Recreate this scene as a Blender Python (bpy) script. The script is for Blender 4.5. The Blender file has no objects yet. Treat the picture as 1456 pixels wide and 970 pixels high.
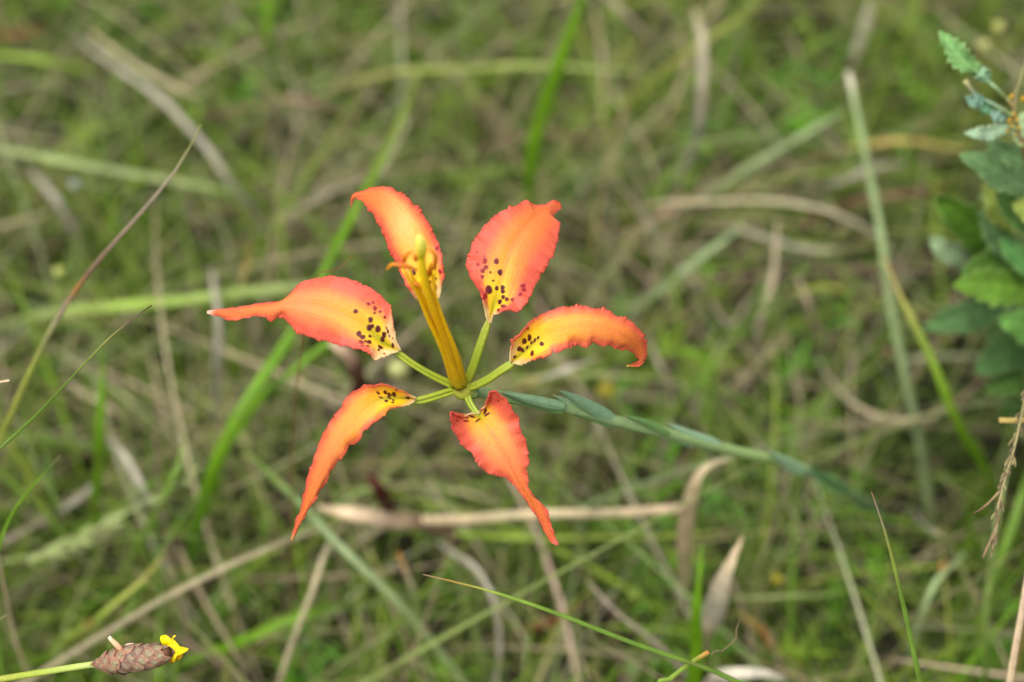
import bpy, math, random
import numpy as np
from mathutils import Vector, Matrix, Quaternion

random.seed(7)
rng = np.random.default_rng(11)
R = math.radians
scene = bpy.context.scene
col = scene.collection

# ------------------------------------------------------------------ camera
CAM_H, TILT, LENS, DF = 0.65, R(40), 60.0, 0.467      # height, angle off straight down, focal length, focus
cam = bpy.data.cameras.new('camera')
cam_o = bpy.data.objects.new('camera', cam)
col.objects.link(cam_o)
cam_o.location = (0, 0, CAM_H)
cam_o.rotation_euler = (TILT, 0, 0)
cam.lens = LENS
cam.sensor_width = 36
cam.clip_start, cam.clip_end = 0.02, 300
cam.dof.use_dof = True
cam.dof.focus_distance = DF
cam.dof.aperture_fstop = 5.8
scene.camera = cam_o

# ------------------------------------------------------------------ sky, sun, exposure
SUN_EL, SUN_AZ = R(70), R(-130)
world = bpy.data.worlds.new('World')
scene.world = world
world.use_nodes = True
wn = world.node_tree.nodes
sky = wn.new('ShaderNodeTexSky')
sky.sky_type = 'NISHITA'
sky.sun_disc = False
sky.sun_elevation = SUN_EL
sky.sun_rotation = SUN_AZ
sky.dust_density = 6.0
sky.air_density = 1.0
hs = wn.new('ShaderNodeHueSaturation')                # a white overcast sky
hs.inputs['Saturation'].default_value = 0.25
bg = wn['Background']
world.node_tree.links.new(sky.outputs[0], hs.inputs['Color'])
world.node_tree.links.new(hs.outputs[0], bg.inputs['Color'])
bg.inputs['Strength'].default_value = 0.15
sun = bpy.data.lights.new('sun', 'SUN')
sun.energy = 1.4
sun.angle = R(35)
sun.color = (1.0, 0.97, 0.92)
sun_o = bpy.data.objects.new('sun', sun)
col.objects.link(sun_o)
sdir = Vector((math.sin(SUN_AZ) * math.cos(SUN_EL), math.cos(SUN_AZ) * math.cos(SUN_EL), math.sin(SUN_EL)))
sun_o.rotation_euler = sdir.to_track_quat('Z', 'Y').to_euler()
sun_o.location = sdir * 5
vs = scene.view_settings
vs.view_transform = 'Standard'
vs.look = 'None'
vs.exposure = 0.62
vs.gamma = 1
vs.use_curve_mapping = False

# ------------------------------------------------------------------ measuring the place through the lens
FPX = 1456 * LENS / 36.0
CF = np.array([0, math.sin(TILT), -math.cos(TILT)])
CU = np.array([0, math.cos(TILT), math.sin(TILT)])
CR = np.array([1.0, 0, 0])
CO = np.array([0, 0, CAM_H])
PX = DF / FPX                                          # metres per photo pixel at the flower

def P(x, y, depth):
    """point seen at photo pixel x, y at this distance (metres along the lens axis)"""
    return CO + depth * (CF + CR * (x - 728) / FPX + CU * (485 - y) / FPX)

def D(x, y, d):
    """the same with d = photo pixels (flower scale) in front of the focus plane"""
    return P(x, y, DF - d * PX)

def G(x, y, h):
    """point seen at photo pixel x, y at height h (metres) above the ground"""
    r = CF + CR * (x - 728) / FPX + CU * (485 - y) / FPX
    return CO + r * ((h - CAM_H) / r[2])

def dep(p):
    return float(np.dot(np.asarray(p) - CO, CF))

def lin(c):
    a = np.array(c, float) / 255.0
    return np.where(a <= .04045, a / 12.92, ((a + .055) / 1.055) ** 2.4)

def sst(a, b, x):
    t = np.clip((x - a) / (b - a), 0, 1)
    return t * t * (3 - 2 * t)

# ------------------------------------------------------------------ materials
def material(name, rough=.5, transl=.3, spec=.3, noise_scale=400., noise_amt=.15, bump=.0, bump_scale=900., flat=None, sheen=0.):
    m = bpy.data.materials.new(name)
    m.use_nodes = True
    nt = m.node_tree
    n, l = nt.nodes, nt.links
    bs = n['Principled BSDF']
    out = n['Material Output']
    bs.inputs['Roughness'].default_value = rough
    bs.inputs['Specular IOR Level'].default_value = spec
    if sheen:
        bs.inputs['Sheen Weight'].default_value = sheen
    if flat is None:
        c = n.new('ShaderNodeAttribute')
        c.attribute_name = 'Col'
        csock = c.outputs['Color']
    else:
        c = n.new('ShaderNodeRGB')
        c.outputs[0].default_value = (*lin(flat), 1)
        csock = c.outputs[0]
    tc = n.new('ShaderNodeTexCoord')
    no = n.new('ShaderNodeTexNoise')
    no.inputs['Scale'].default_value = noise_scale
    no.inputs['Detail'].default_value = 5
    l.new(tc.outputs['Object'], no.inputs['Vector'])
    mr = n.new('ShaderNodeMapRange')
    mr.inputs['From Min'].default_value = .25
    mr.inputs['From Max'].default_value = .75
    mr.inputs['To Min'].default_value = 1 - noise_amt
    mr.inputs['To Max'].default_value = 1 + noise_amt
    l.new(no.outputs['Fac'], mr.inputs['Value'])
    mul = n.new('ShaderNodeMixRGB')
    mul.blend_type = 'MULTIPLY'
    mul.inputs['Fac'].default_value = 1
    l.new(csock, mul.inputs['Color1'])
    l.new(mr.outputs[0], mul.inputs['Color2'])
    l.new(mul.outputs[0], bs.inputs['Base Color'])
    nrm = None
    if bump:
        bn = n.new('ShaderNodeTexNoise')
        bn.inputs['Scale'].default_value = bump_scale
        bn.inputs['Detail'].default_value = 3
        l.new(tc.outputs['Object'], bn.inputs['Vector'])
        bu = n.new('ShaderNodeBump')
        bu.inputs['Strength'].default_value = bump
        bu.inputs['Distance'].default_value = .0003
        l.new(bn.outputs['Fac'], bu.inputs['Height'])
        l.new(bu.outputs[0], bs.inputs['Normal'])
    if transl:
        tr = n.new('ShaderNodeBsdfTranslucent')
        l.new(mul.outputs[0], tr.inputs['Color'])
        mx = n.new('ShaderNodeMixShader')
        mx.inputs[0].default_value = transl
        l.new(bs.outputs[0], mx.inputs[1])
        l.new(tr.outputs[0], mx.inputs[2])
        l.new(mx.outputs[0], out.inputs['Surface'])
    return m

M_petal = material('petal', .42, .3, .45, 1300, .12, .6, 3200, sheen=.03)
M_green = material('green_tissue', .45, .12, .35, 900, .12, .15, 1500)
M_glauc = material('waxy_leaf', .55, .12, .3, 500, .14, .2, 1200)
M_blade = material('grass_blade', .5, .28, .3, 260, .2, .1, 700)
M_dry = material('dry_grass', .75, .15, .15, 300, .22, .2, 900)
M_shrub = material('shrub_leaf', .68, .22, .18, 220, .22, .4, 500)
M_turf = material('turf', .6, .16, .2, 40, .25)
M_bract = material('bract', .6, 0, .25, 1500, .25, .5, 2600)
M_yellow = material('yellow_petal', .5, .3, .25, 900, .06, .3, 1500)

def ground_material():
    m = bpy.data.materials.new('litter_soil')
    m.use_nodes = True
    nt = m.node_tree
    n, l = nt.nodes, nt.links
    bs = n['Principled BSDF']
    bs.inputs['Roughness'].default_value = .9
    bs.inputs['Specular IOR Level'].default_value = .1
    tc = n.new('ShaderNodeTexCoord')
    a = n.new('ShaderNodeTexNoise')
    a.inputs['Scale'].default_value = 38
    a.inputs['Detail'].default_value = 8
    r = n.new('ShaderNodeValToRGB')
    e = r.color_ramp.elements
    e[0].position, e[0].color = .3, (.010, .009, .005, 1)
    e[1].position, e[1].color = .72, (.07, .06, .035, 1)
    k = r.color_ramp.elements.new(.52)
    k.color = (.022, .024, .010, 1)
    l.new(tc.outputs['Object'], a.inputs['Vector'])
    l.new(a.outputs['Fac'], r.inputs['Fac'])
    l.new(r.outputs[0], bs.inputs['Base Color'])
    b = n.new('ShaderNodeBump')
    b.inputs['Strength'].default_value = .6
    b.inputs['Distance'].default_value = .01
    l.new(a.outputs['Fac'], b.inputs['Height'])
    l.new(b.outputs[0], bs.inputs['Normal'])
    return m

# ------------------------------------------------------------------ mesh helpers
def mesh_from(name, v, f, mat, cols=None, smooth=True):
    me = bpy.data.meshes.new(name)
    v = np.asarray(v, dtype=np.float32)
    if isinstance(f, np.ndarray):
        nf, k = f.shape
        me.vertices.add(len(v))
        me.vertices.foreach_set('co', v.ravel())
        me.loops.add(nf * k)
        me.loops.foreach_set('vertex_index', f.astype(np.int32).ravel())
        me.polygons.add(nf)
        me.polygons.foreach_set('loop_start', np.arange(0, nf * k, k, dtype=np.int32))
        me.update(calc_edges=True)
    else:
        me.from_pydata([tuple(p) for p in v], [], f)
        me.update()
    if cols is not None:
        at = me.color_attributes.new('Col', 'FLOAT_COLOR', 'POINT')
        c = np.ones((len(v), 4), dtype=np.float32)
        c[:, :3] = np.clip(cols, 0, 1)
        at.data.foreach_set('color', c.ravel())
    if smooth:
        me.polygons.foreach_set('use_smooth', np.ones(len(me.polygons), dtype=bool))
    if mat:
        me.materials.append(mat)
    return me

def link(name, me, parent=None, loc=None):
    o = bpy.data.objects.new(name, me)
    col.objects.link(o)
    if parent is not None:
        o.parent = parent
    if loc is not None:
        o.location = loc
    return o

def tag(o, label=None, cat=None, group=None, kind=None):
    if label: o['label'] = label
    if cat: o['category'] = cat
    if group: o['group'] = group
    if kind: o['kind'] = kind
    return o

def thing(name, label, cat, loc, group=None):
    o = bpy.data.objects.new(name, None)
    col.objects.link(o)
    o.location = loc
    o.empty_display_size = .01
    return tag(o, label, cat, group)

def part(name, vfc, mat, parent, origin):
    v, f, c = vfc
    return link(name, mesh_from(name, np.asarray(v) - np.asarray(origin), f, mat, c), parent)

def catmull(pts, n):
    """n points evenly spread along a smooth curve through pts (any dimension)"""
    p = np.asarray(pts, float)
    if len(p) == 2:
        t = np.linspace(0, 1, n)[:, None]
        return p[0] * (1 - t) + p[1] * t
    q = np.vstack([2 * p[0] - p[1], p, 2 * p[-1] - p[-2]])
    out = []
    for i in range(len(p) - 1):
        a, b, c, d = q[i:i + 4]
        t = np.linspace(0, 1, 16, endpoint=False)[:, None]
        out.append(.5 * (2 * b + (c - a) * t + (2 * a - 5 * b + 4 * c - d) * t ** 2 + (3 * b - a - 3 * c + d) * t ** 3))
    out.append(p[-1:])
    c = np.vstack(out)
    s = np.concatenate([[0], np.cumsum(np.linalg.norm(np.diff(c, axis=0), axis=1))])
    u = np.linspace(0, s[-1], n)
    return np.stack([np.interp(u, s, c[:, k]) for k in range(c.shape[1])], axis=1)

def interp(prof, t):
    a = np.asarray(prof, float)
    if a.ndim == 1:                                    # evenly spaced values, smooth between them
        x = np.clip(t, 0, 1) * (len(a) - 1)
        i = np.minimum(x.astype(int), len(a) - 2)
        u = x - i
        q = np.concatenate([[2 * a[0] - a[1]], a, [2 * a[-1] - a[-2]]])
        p0, p1, p2, p3 = q[i], q[i + 1], q[i + 2], q[i + 3]
        return .5 * (2 * p1 + (p2 - p0) * u + (2 * p0 - 5 * p1 + 4 * p2 - p3) * u ** 2 + (3 * p1 - p0 - 3 * p2 + p3) * u ** 3)
    return np.stack([np.interp(t, a[:, 0], a[:, k]) for k in range(1, a.shape[1])], axis=-1)

def unit(v):
    return v / np.maximum(np.linalg.norm(v, axis=-1, keepdims=True), 1e-12)

def tube(pts, rad, nseg=8, flat=1.0, roll=0.0, cols=None, face=None, n=None, groove=0.0):
    """closed tube along pts (world). rad: half width per station. flat: thickness / width.
    face: the direction the flat side looks (default: towards straight up and the lens)."""
    if n:
        k = len(pts)
        tt = np.linspace(0, 1, n)
        rad = np.interp(tt, np.linspace(0, 1, len(rad)), rad)
        pts = catmull(pts, n)
    pts = np.asarray(pts, float)
    m = len(pts)
    rad = np.interp(np.linspace(0, 1, m), np.linspace(0, 1, len(rad)), rad)
    tan = unit(np.gradient(pts, axis=0))
    fdir = np.asarray(face if face is not None else (-CF * .7 + np.array([0, 0, .5])), float)
    w = unit(np.cross(tan, fdir))
    nn = unit(np.cross(w, tan))
    rolls = np.broadcast_to(np.asarray(roll, float), (m,)) if np.ndim(roll) == 0 else np.interp(np.linspace(0, 1, m), np.linspace(0, 1, len(roll)), roll)
    cr, sr = np.cos(rolls)[:, None], np.sin(rolls)[:, None]
    w, nn = w * cr + nn * sr, nn * cr - w * sr
    a = np.linspace(0, 2 * math.pi, nseg, endpoint=False)
    rr = 1 - groove * np.exp(-((a - math.pi / 2) / .38) ** 2)
    v = pts[:, None, :] + rad[:, None, None] * (np.cos(a) * rr)[None, :, None] * w[:, None, :] \
        + rad[:, None, None] * flat * (np.sin(a) * rr)[None, :, None] * nn[:, None, :]
    v = v.reshape(-1, 3)
    f = []
    for i in range(m - 1):
        for j in range(nseg):
            k = (j + 1) % nseg
            f.append((i * nseg + j, i * nseg + k, (i + 1) * nseg + k, (i + 1) * nseg + j))
    f.append(tuple(range(nseg - 1, -1, -1)))
    f.append(tuple((m - 1) * nseg + j for j in range(nseg)))
    c = None
    if cols is not None:
        ca = np.asarray(cols, float)
        cc = np.stack([np.interp(np.linspace(0, 1, m), ca[:, 0], ca[:, k]) for k in (1, 2, 3)], axis=1)
        c = np.repeat(lin(cc), nseg, axis=0)
    return v, f, c

def merge(*parts):
    V, F, C, o = [], [], [], 0
    for v, f, c in parts:
        V.append(v)
        F += [tuple(i + o for i in q) for q in f]
        C.append(c)
        o += len(v)
    return np.vstack(V), F, np.vstack(C)

def wave(x, seed, freqs):
    r = np.random.default_rng(seed)
    return sum(np.sin(x * fq + r.uniform(0, 6.28)) * a for fq, a in freqs)

# ------------------------------------------------------------------ the ground
def build_ground():
    u = np.linspace(-1, 1, 141)
    x = np.sinh(u * 5.2) / math.sinh(5.2) * 80
    X, Y = np.meshgrid(x, x + .6)
    Z = .006 * np.sin(X * 9 + 1) * np.sin(Y * 7.3) + .004 * np.sin(X * 23 + Y * 17) - .006
    v = np.stack([X, Y, Z], -1).reshape(-1, 3)
    n = len(u)
    i = np.arange(n * n).reshape(n, n)
    f = np.stack([i[:-1, :-1], i[:-1, 1:], i[1:, 1:], i[1:, :-1]], -1).reshape(-1, 4)
    tag(link('ground', mesh_from('ground', v, f, ground_material())), kind='structure')
build_ground()

# ------------------------------------------------------------------ turf that nobody could count
def ribbons(base, az, length, e0, curl, width, colr, tipc, tipw, K=6, sway=.5, twist=None):
    """many grass blades as one mesh: arrays of base (n,3), azimuth, length, start elevation, curl, width"""
    n = len(base)
    t = np.linspace(0, 1, K + 1)
    el = e0[:, None] - curl[:, None] * (t[None, :] ** 1.2)
    azs = az[:, None] + sway * (rng.random(n)[:, None] - .5) * t[None, :] * 2
    step = (length / K)[:, None]
    d = np.stack([np.cos(el) * np.cos(azs), np.cos(el) * np.sin(azs), np.sin(el)], -1) * step[..., None]
    p = base[:, None, :] + np.concatenate([np.zeros((n, 1, 3)), np.cumsum(d[:, :-1], axis=1)], axis=1)
    p[..., 2] = np.maximum(p[..., 2], .001 + .012 * rng.random((n, 1)) * t[None, :])
    tw = (rng.random(n) - .5) * 2.2 if twist is None else twist
    side = np.stack([-np.sin(azs), np.cos(azs), np.zeros_like(azs)], -1)
    up = unit(np.cross(unit(d), side))
    ca, sa = np.cos(tw)[:, None, None], np.sin(tw)[:, None, None]
    w = side * ca + up * sa
    prof = np.minimum(1, .45 + t * 3) * (1 - t ** 2.2) + .04
    hw = width[:, None] * prof[None, :] * .5
    a = p - w * hw[..., None]
    b = p + w * hw[..., None]
    v = np.stack([a, b], 2).reshape(-1, 3)
    i0 = (np.arange(n) * (K + 1) * 2)[:, None] + (np.arange(K) * 2)[None, :]
    f = np.stack([i0, i0 + 1, i0 + 3, i0 + 2], -1).reshape(-1, 4)
    mixt = np.clip((t[None, :] - (1 - tipw[:, None])) / np.maximum(tipw[:, None], 1e-3), 0, 1)
    c = colr[:, None, :] * (1 - mixt[..., None]) + tipc[:, None, :] * mixt[..., None]
    c = np.repeat(c, 2, axis=1).reshape(-1, 3)
    return v, f, c

def pick(pal, n, jit=.18):
    p = np.array([lin(c) for c in pal])
    c = p[rng.integers(0, len(p), n)] * .80
    return np.clip(c * (1 + jit * rng.standard_normal((n, 1))) * (1 + .06 * rng.standard_normal((n, 3))), .004, .95)

GREENS = [(108, 140, 36), (96, 128, 34), (126, 148, 54), (86, 116, 34), (114, 138, 58), (132, 152, 50), (100, 140, 24), (118, 146, 40)]
OLIVES = [(128, 138, 76), (118, 126, 66), (140, 144, 90), (108, 116, 54)]
TANS = [(172, 160, 126), (154, 142, 112), (182, 172, 140), (140, 126, 100), (164, 152, 124), (130, 114, 90), (168, 156, 112)]

def zone(pts):
    z = [(G(x, y, .03)[:2], s) for x, y, s in pts]
    def f(xy):
        r = np.zeros(len(xy))
        for c, s in z:
            r = np.maximum(r, np.exp(-((xy - c) ** 2).sum(1) / (2 * s * s)))
        return r
    return f
tan_zone = zone([(780, 290, .09), (640, 200, .05), (900, 340, .06), (860, 560, .05), (60, 160, .05), (1000, 320, .05), (640, 640, .04), (60, 560, .04), (430, 620, .04), (940, 520, .04), (1180, 340, .05)])
bare_zone = zone([(1190, 385, .04), (1390, 650, .045), (230, 350, .02), (1150, 70, .025), (330, 210, .02), (510, 540, .015), (1260, 850, .018), (830, 620, .02), (300, 60, .02), (1400, 560, .025), (120, 130, .025), (440, 160, .02), (590, 580, .02), (1330, 880, .025), (860, 60, .02), (700, 640, .02)])
fresh_zone = zone([(1180, 790, .06), (1290, 760, .05), (1050, 200, .05), (1000, 560, .05), (1120, 520, .05), (1000, 870, .05), (300, 60, .06), (850, 690, .04), (1400, 200, .06), (1420, 780, .05)])

def clump(p):
    x, y = p[:, 0], p[:, 1]
    q = np.sin(x * 61 + 2 * np.sin(y * 37)) + np.sin(y * 73 + 1.3 + 2 * np.sin(x * 41)) + .8 * np.sin(x * 117 - y * 131) + .8 * np.sin(x * 150 + y * 90 + 2)
    return sst(-1.5, .7, q)

def scatter(n, x0, x1, y0, y1, keep=None):
    xy = np.stack([rng.uniform(x0, x1, n), rng.uniform(y0, y1, n)], 1)
    if keep is not None:
        xy = xy[rng.random(n) < keep(xy)]
    return xy

def field(name, label, cat, xy, pal, lmin, lmax, e0, e0s, c0, c1, w0, w1, tip=None, z=0., K=6, tipw=.35, jit=.18, az=None):
    n = len(xy)
    base = np.column_stack([xy, np.full(n, -.004) + rng.random(n) * z])
    az = rng.uniform(0, 2 * math.pi, n) if az is None else az
    L = rng.uniform(lmin, lmax, n)
    colr = pick(pal, n, jit)
    tc = pick(tip or TANS, n)
    use = rng.random(n) < .35
    tw = np.where(use, rng.uniform(.05, tipw, n), 1e-3)
    v, f, c = ribbons(base, az, L, np.clip(R(e0) + R(e0s) * rng.standard_normal(n), 0, R(88)), R(1) * rng.uniform(c0, c1, n), rng.uniform(w0, w1, n), colr, tc, tw, K)
    o = link(name, mesh_from(name, v, f, M_turf, c))
    return tag(o, label, cat, kind='stuff')

core = (-.62, .62, .02, 1.45)
xy = scatter(30000, *core, keep=lambda p: np.clip((1 - .5 * tan_zone(p) - .95 * bare_zone(p)) * (.12 + .88 * clump(p)), .02, 1))
field('meadow_grass', 'tangled green meadow grass covering the ground under the lily', 'grass', xy, GREENS + GREENS + OLIVES, .05, .15, 52, 24, 10, 90, .0009, .0027)
xy = scatter(14000, *core, keep=lambda p: np.clip((.40 + 1.0 * tan_zone(p) - .85 * bare_zone(p)) * (.4 + .6 * clump(p + .31)), .02, 1))
field('dead_grass_thatch', 'dry tan and grey thatch lying among the green grass', 'dry grass', xy, TANS + OLIVES, .05, .17, 16, 14, 0, 50, .0008, .0026, z=.05, tip=TANS)
# long thin blades lying and arching over one another
xy = scatter(6400, *core, keep=lambda p: np.clip(.85 - .9 * bare_zone(p), .02, 1))
k = int(len(xy) * .78)
field('arching_grass', 'long thin green blades arching over one another above the turf', 'grass', xy[:k], GREENS + OLIVES + [(140, 158, 96), (150, 164, 110)], .12, .24, 36, 15, 30, 75, .0006, .0019, K=10, z=.02)
field('fallen_straw', 'long thin dry blades fallen criss cross over the turf', 'dry grass', xy[k:], TANS + TANS + OLIVES, .10, .26, 26, 13, 15, 60, .0007, .0020, K=10, z=.03)
# fine leafy ground cover: sprays of small narrow leaves
xy0 = scatter(4200, *core, keep=lambda p: np.clip((.12 + .85 * fresh_zone(p) - .7 * bare_zone(p)) * (.15 + .85 * clump(p + .7)), .0, 1))
ns = 26
tt = rng.random((len(xy0), ns))
lean = rng.uniform(0, 6.28, len(xy0))
hgt = rng.uniform(.03, .085, len(xy0))
bx = xy0[:, None, 0] + (np.cos(lean) * hgt * .5)[:, None] * tt ** 1.3
by = xy0[:, None, 1] + (np.sin(lean) * hgt * .5)[:, None] * tt ** 1.3
bz = hgt[:, None] * tt
base = np.stack([bx, by, bz], -1).reshape(-1, 3)
n = len(base)
pal = np.repeat(pick([(104, 154, 36), (122, 164, 48), (92, 138, 40), (138, 170, 54), (96, 146, 54)], len(xy0), .15), ns, axis=0)
v, f, c = ribbons(base, rng.uniform(0, 6.28, n), rng.uniform(.009, .02, n), R(30) + R(25) * rng.standard_normal(n), R(1) * rng.uniform(0, 60, n), rng.uniform(.0010, .0024, n), pal, pal, np.full(n, 1e-3), K=3)
tag(link('leafy_ground_cover', mesh_from('leafy_ground_cover', v, f, M_turf, c)), 'fine leafy bright green ground cover between the grasses', 'ground cover', kind='stuff')
# the meadow goes on around the patch in view
def outside(p):
    return np.where((np.abs(p[:, 0]) < .6) & (p[:, 1] > .04) & (p[:, 1] < 1.43), 0, 1.0)
xy = scatter(26000, -3.2, 3.2, -2.4, 4.2, keep=outside)
field('surrounding_grass', 'meadow grass stretching away around the lily', 'grass', xy, GREENS + OLIVES + TANS[:3], .08, .22, 50, 22, 20, 95, .003, .007, K=4)

# ------------------------------------------------------------------ single blades and stalks
COLS = {
    'green': (100, 130, 44), 'vivid': (98, 140, 16), 'deep': (70, 104, 32), 'pale': (146, 160, 100), 'grey_green': (132, 150, 102),
    'olive': (138, 148, 62), 'tan': (172, 160, 126), 'straw': (200, 178, 140), 'grey': (158, 152, 134), 'brown': (128, 106, 84),
    'rust': (126, 80, 52), 'ochre': (172, 150, 84), 'white': (196, 188, 168), 'lime': (150, 178, 70), 'mauve': (152, 140, 120), 'maroon': (74, 36, 30),
    'orange': (180, 126, 62), 'pink': (196, 172, 142), 'yellow': (206, 186, 50)}

def cstops(spec):
    if isinstance(spec, str):
        k = COLS[spec]
        j = 1 + random.uniform(-.06, .06)
        a = tuple(min(255, c * j) for c in k)
        return [(0, *[c * .93 for c in a]), (.5, *a), (1, *[min(255, c * 1.05) for c in a])]
    return [(t, *COLS[k]) for t, k in spec]

def blade(name, label, cat, pts, width, color, mode='h', flat=.16, roll=None, root=True, mat=None, group=None, n=44, nseg=8, wig=1.0):
    """pts from base to tip: (x, y, height in cm above ground) for mode h, or (x, y, distance in m) for mode d.
    width: photo pixels across, base to tip"""
    width = list(width)
    if name != 'dry_stalk' and mode == 'h' and width[-1] > 3:
        width[-1] *= .35
    w3 = [G(x, y, h * .01) if mode == 'h' else P(x, y, h) for x, y, h in pts]
    scale = np.mean([dep(p) for p in w3]) / FPX * (.74 if mode == 'h' else 1)
    path = [np.array(p) for p in w3]
    if root and path[0][2] > .004:
        a = path[0]
        d = path[0] - path[1]
        d[2] = 0
        hz = unit(d) * min(.6 * a[2], np.linalg.norm(d) + .02)
        path = [np.array([*(a + hz)[:2], -.006]), a * [1, 1, .5] + np.array([*(hz * .7)[:2], 0])] + path
        width = [width[0] * .8, width[0] * .95] + list(width)
    m = len(path)
    t = np.linspace(0, 1, n)
    pp = catmull(path, n)
    pp += wig * .0006 * np.stack([wave(t * 9, len(label) + k, [(1, 1), (2.3, .5)]) for k in range(3)], 1) * np.minimum(1, t * 6)[:, None]
    org = path[0].copy()
    org[2] = max(org[2], 0)
    rl = roll if roll is not None else [random.uniform(-.5, .5), random.uniform(-.6, .6)]
    nroot = len(path) - len(w3)
    st = cstops(color)
    if nroot:
        k = int(np.argmin(np.linalg.norm(pp - w3[0], axis=1))) / (n - 1)
        st = [(0, *st[0][1:])] + [(k + (1 - k) * q[0], *q[1:]) for q in st]
    v, f, c = tube(pp, np.asarray(width) * .5 * scale, nseg, flat, rl, st)
    sd = sum(map(ord, label)) % 997
    tt = np.repeat(np.linspace(0, 1, n), nseg)
    aa = np.tile(np.arange(nseg), n)
    c = c * (1 + .14 * wave(tt * 23, sd, [(1, .6), (2.7, .5), (6.1, .4)]) + .10 * np.cos(aa * 2.4 + sd))[:, None]
    fleck = sst(1.05, 1.5, wave(tt * 31 + aa * .4, sd + 1, [(1, .7), (1.9, .6), (4.3, .5)]))[:, None] * .5
    c = c * (1 - fleck) + lin((132, 104, 68)) * fleck
    o = link(name, mesh_from(name, v - org, f, mat or M_blade, c), loc=org)
    return tag(o, label, cat, group)

B = lambda *a, **k: blade('grass_blade', *a, **k)
S = lambda *a, **k: blade('dry_stalk', *a, **{'mat': M_dry, 'flat': .55, **k})
L_ = lambda *a, **k: blade('dry_leaf', *a, **{'mat': M_dry, 'flat': .14, **k})

# sharp or nearly sharp, about as far away as the flower
B('long thin blade, brown above and green below, leaning past a pale bud', 'grass blade', [(-40, 720, .60), (0, 625, .575), (60, 500, .555), (105, 422, .54), (150, 362, .53), (215, 285, .52), (258, 228, .515), (287, 172, .51)], [15, 14, 13, 11, 9, 8, 6, 1.5], [(0, 'olive'), (.4, 'olive'), (.56, 'mauve'), (.6, 'orange'), (.64, 'brown'), (.9, 'mauve'), (1, 'olive')], mode='d', flat=.3)
B('thin wiry green blade with a dark brown tip in front of the brown blade', 'grass blade', [(-60, 690, .49), (0, 633, .485), (60, 580, .48), (120, 520, .475), (170, 472, .472), (219, 436, .47)], [7, 6.5, 6, 5, 4, 1.5], [(0, 'green'), (.6, 'green'), (.8, 'olive'), (.9, 'brown'), (1, 'maroon')], mode='d', flat=.4)
B('short curved green blade with a fine brown tip below the wiry blade', 'grass blade', [(-8, 840, .54), (3, 770, .53), (22, 722, .525), (50, 685, .52), (88, 646, .515)], [11, 10, 9, 7, 1], [(0, 'green'), (.85, 'vivid'), (1, 'brown')], mode='d')
B('slender green blade with a yellow and brown tip slanting under the lower petals', 'grass blade', [(1120, 1010, .50), (1060, 975, .495), (1000, 946, .49), (900, 910, .485), (800, 874, .48), (700, 844, .475), (597, 819, .47)], [10, 9, 9, 8.5, 7.5, 6.5, 1.5], [(0, 'green'), (.7, 'green'), (.85, 'lime'), (.93, 'orange'), (.96, 'lime'), (1, 'brown')], mode='d')
B('stiff green blade with a purple edge and pointed tip below the lily stem', 'grass blade', [(1322, 1040, .50), (1310, 972, .49), (1291, 890, .485), (1275, 830, .48), (1255, 760, .475), (1234, 698, .47)], [13, 12, 11, 10, 8, 1.5], [(0, 'green'), (.6, 'green'), (.8, 'olive'), (.93, 'mauve'), (1, 'rust')], mode='d', flat=.3)
B('short blunt green blade with a broken orange tip crossing another blade', 'grass blade', [(925, 995, .50), (950, 972, .495), (980, 950, .49), (1012, 930, .485)], [10, 9, 9, 7], [(0, 'green'), (.7, 'lime'), (.9, 'olive'), (1, 'orange')], mode='d', flat=.3)
S('hair thin rusty filament rising above the broken orange tip', 'stalk', [(1012, 931, .486), (1030, 920, .487), (1046, 903, .49), (1057, 873, .495)], [2.2, 1.6, 1.4, .8], 'brown', mode='d', root=False)
S('smooth pinkish tan stalk beside the drooping seed head', 'stalk', [(1425, 1010, .52), (1433, 968, .515), (1441, 920, .51), (1451, 870, .505), (1468, 790, .50), (1490, 700, .50)], [14, 13, 12, 11, 10, 8], [(0, 'straw'), (.5, 'pink'), (1, 'straw')], mode='d')
S('short cut tan twig poking in above the drooping seed head', 'stalk', [(1500, 600, .52), (1460, 597, .515), (1420, 597, .51)], [9, 9, 8], 'ochre', mode='d')
S('tiny pinkish twig tip beside the brown and green blade', 'stalk', [(-40, 556, .49), (-5, 550, .485), (17, 547, .48)], [6, 6, 3], 'pink', mode='d')
B('green blade tip with a brown point above the cone of the yellow flower', 'grass blade', [(-30, 915, .50), (-8, 890, .495), (14, 873, .49)], [11, 10, 2], [(0, 'green'), (.8, 'green'), (1, 'brown')], mode='d', flat=.3)
S('hair thin reddish filament just above the left petal', 'stalk', [(440, 430, .52), (475, 387, .505), (502, 362, .50)], [2.5, 2.2, 1.2], 'rust', mode='d')

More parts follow.
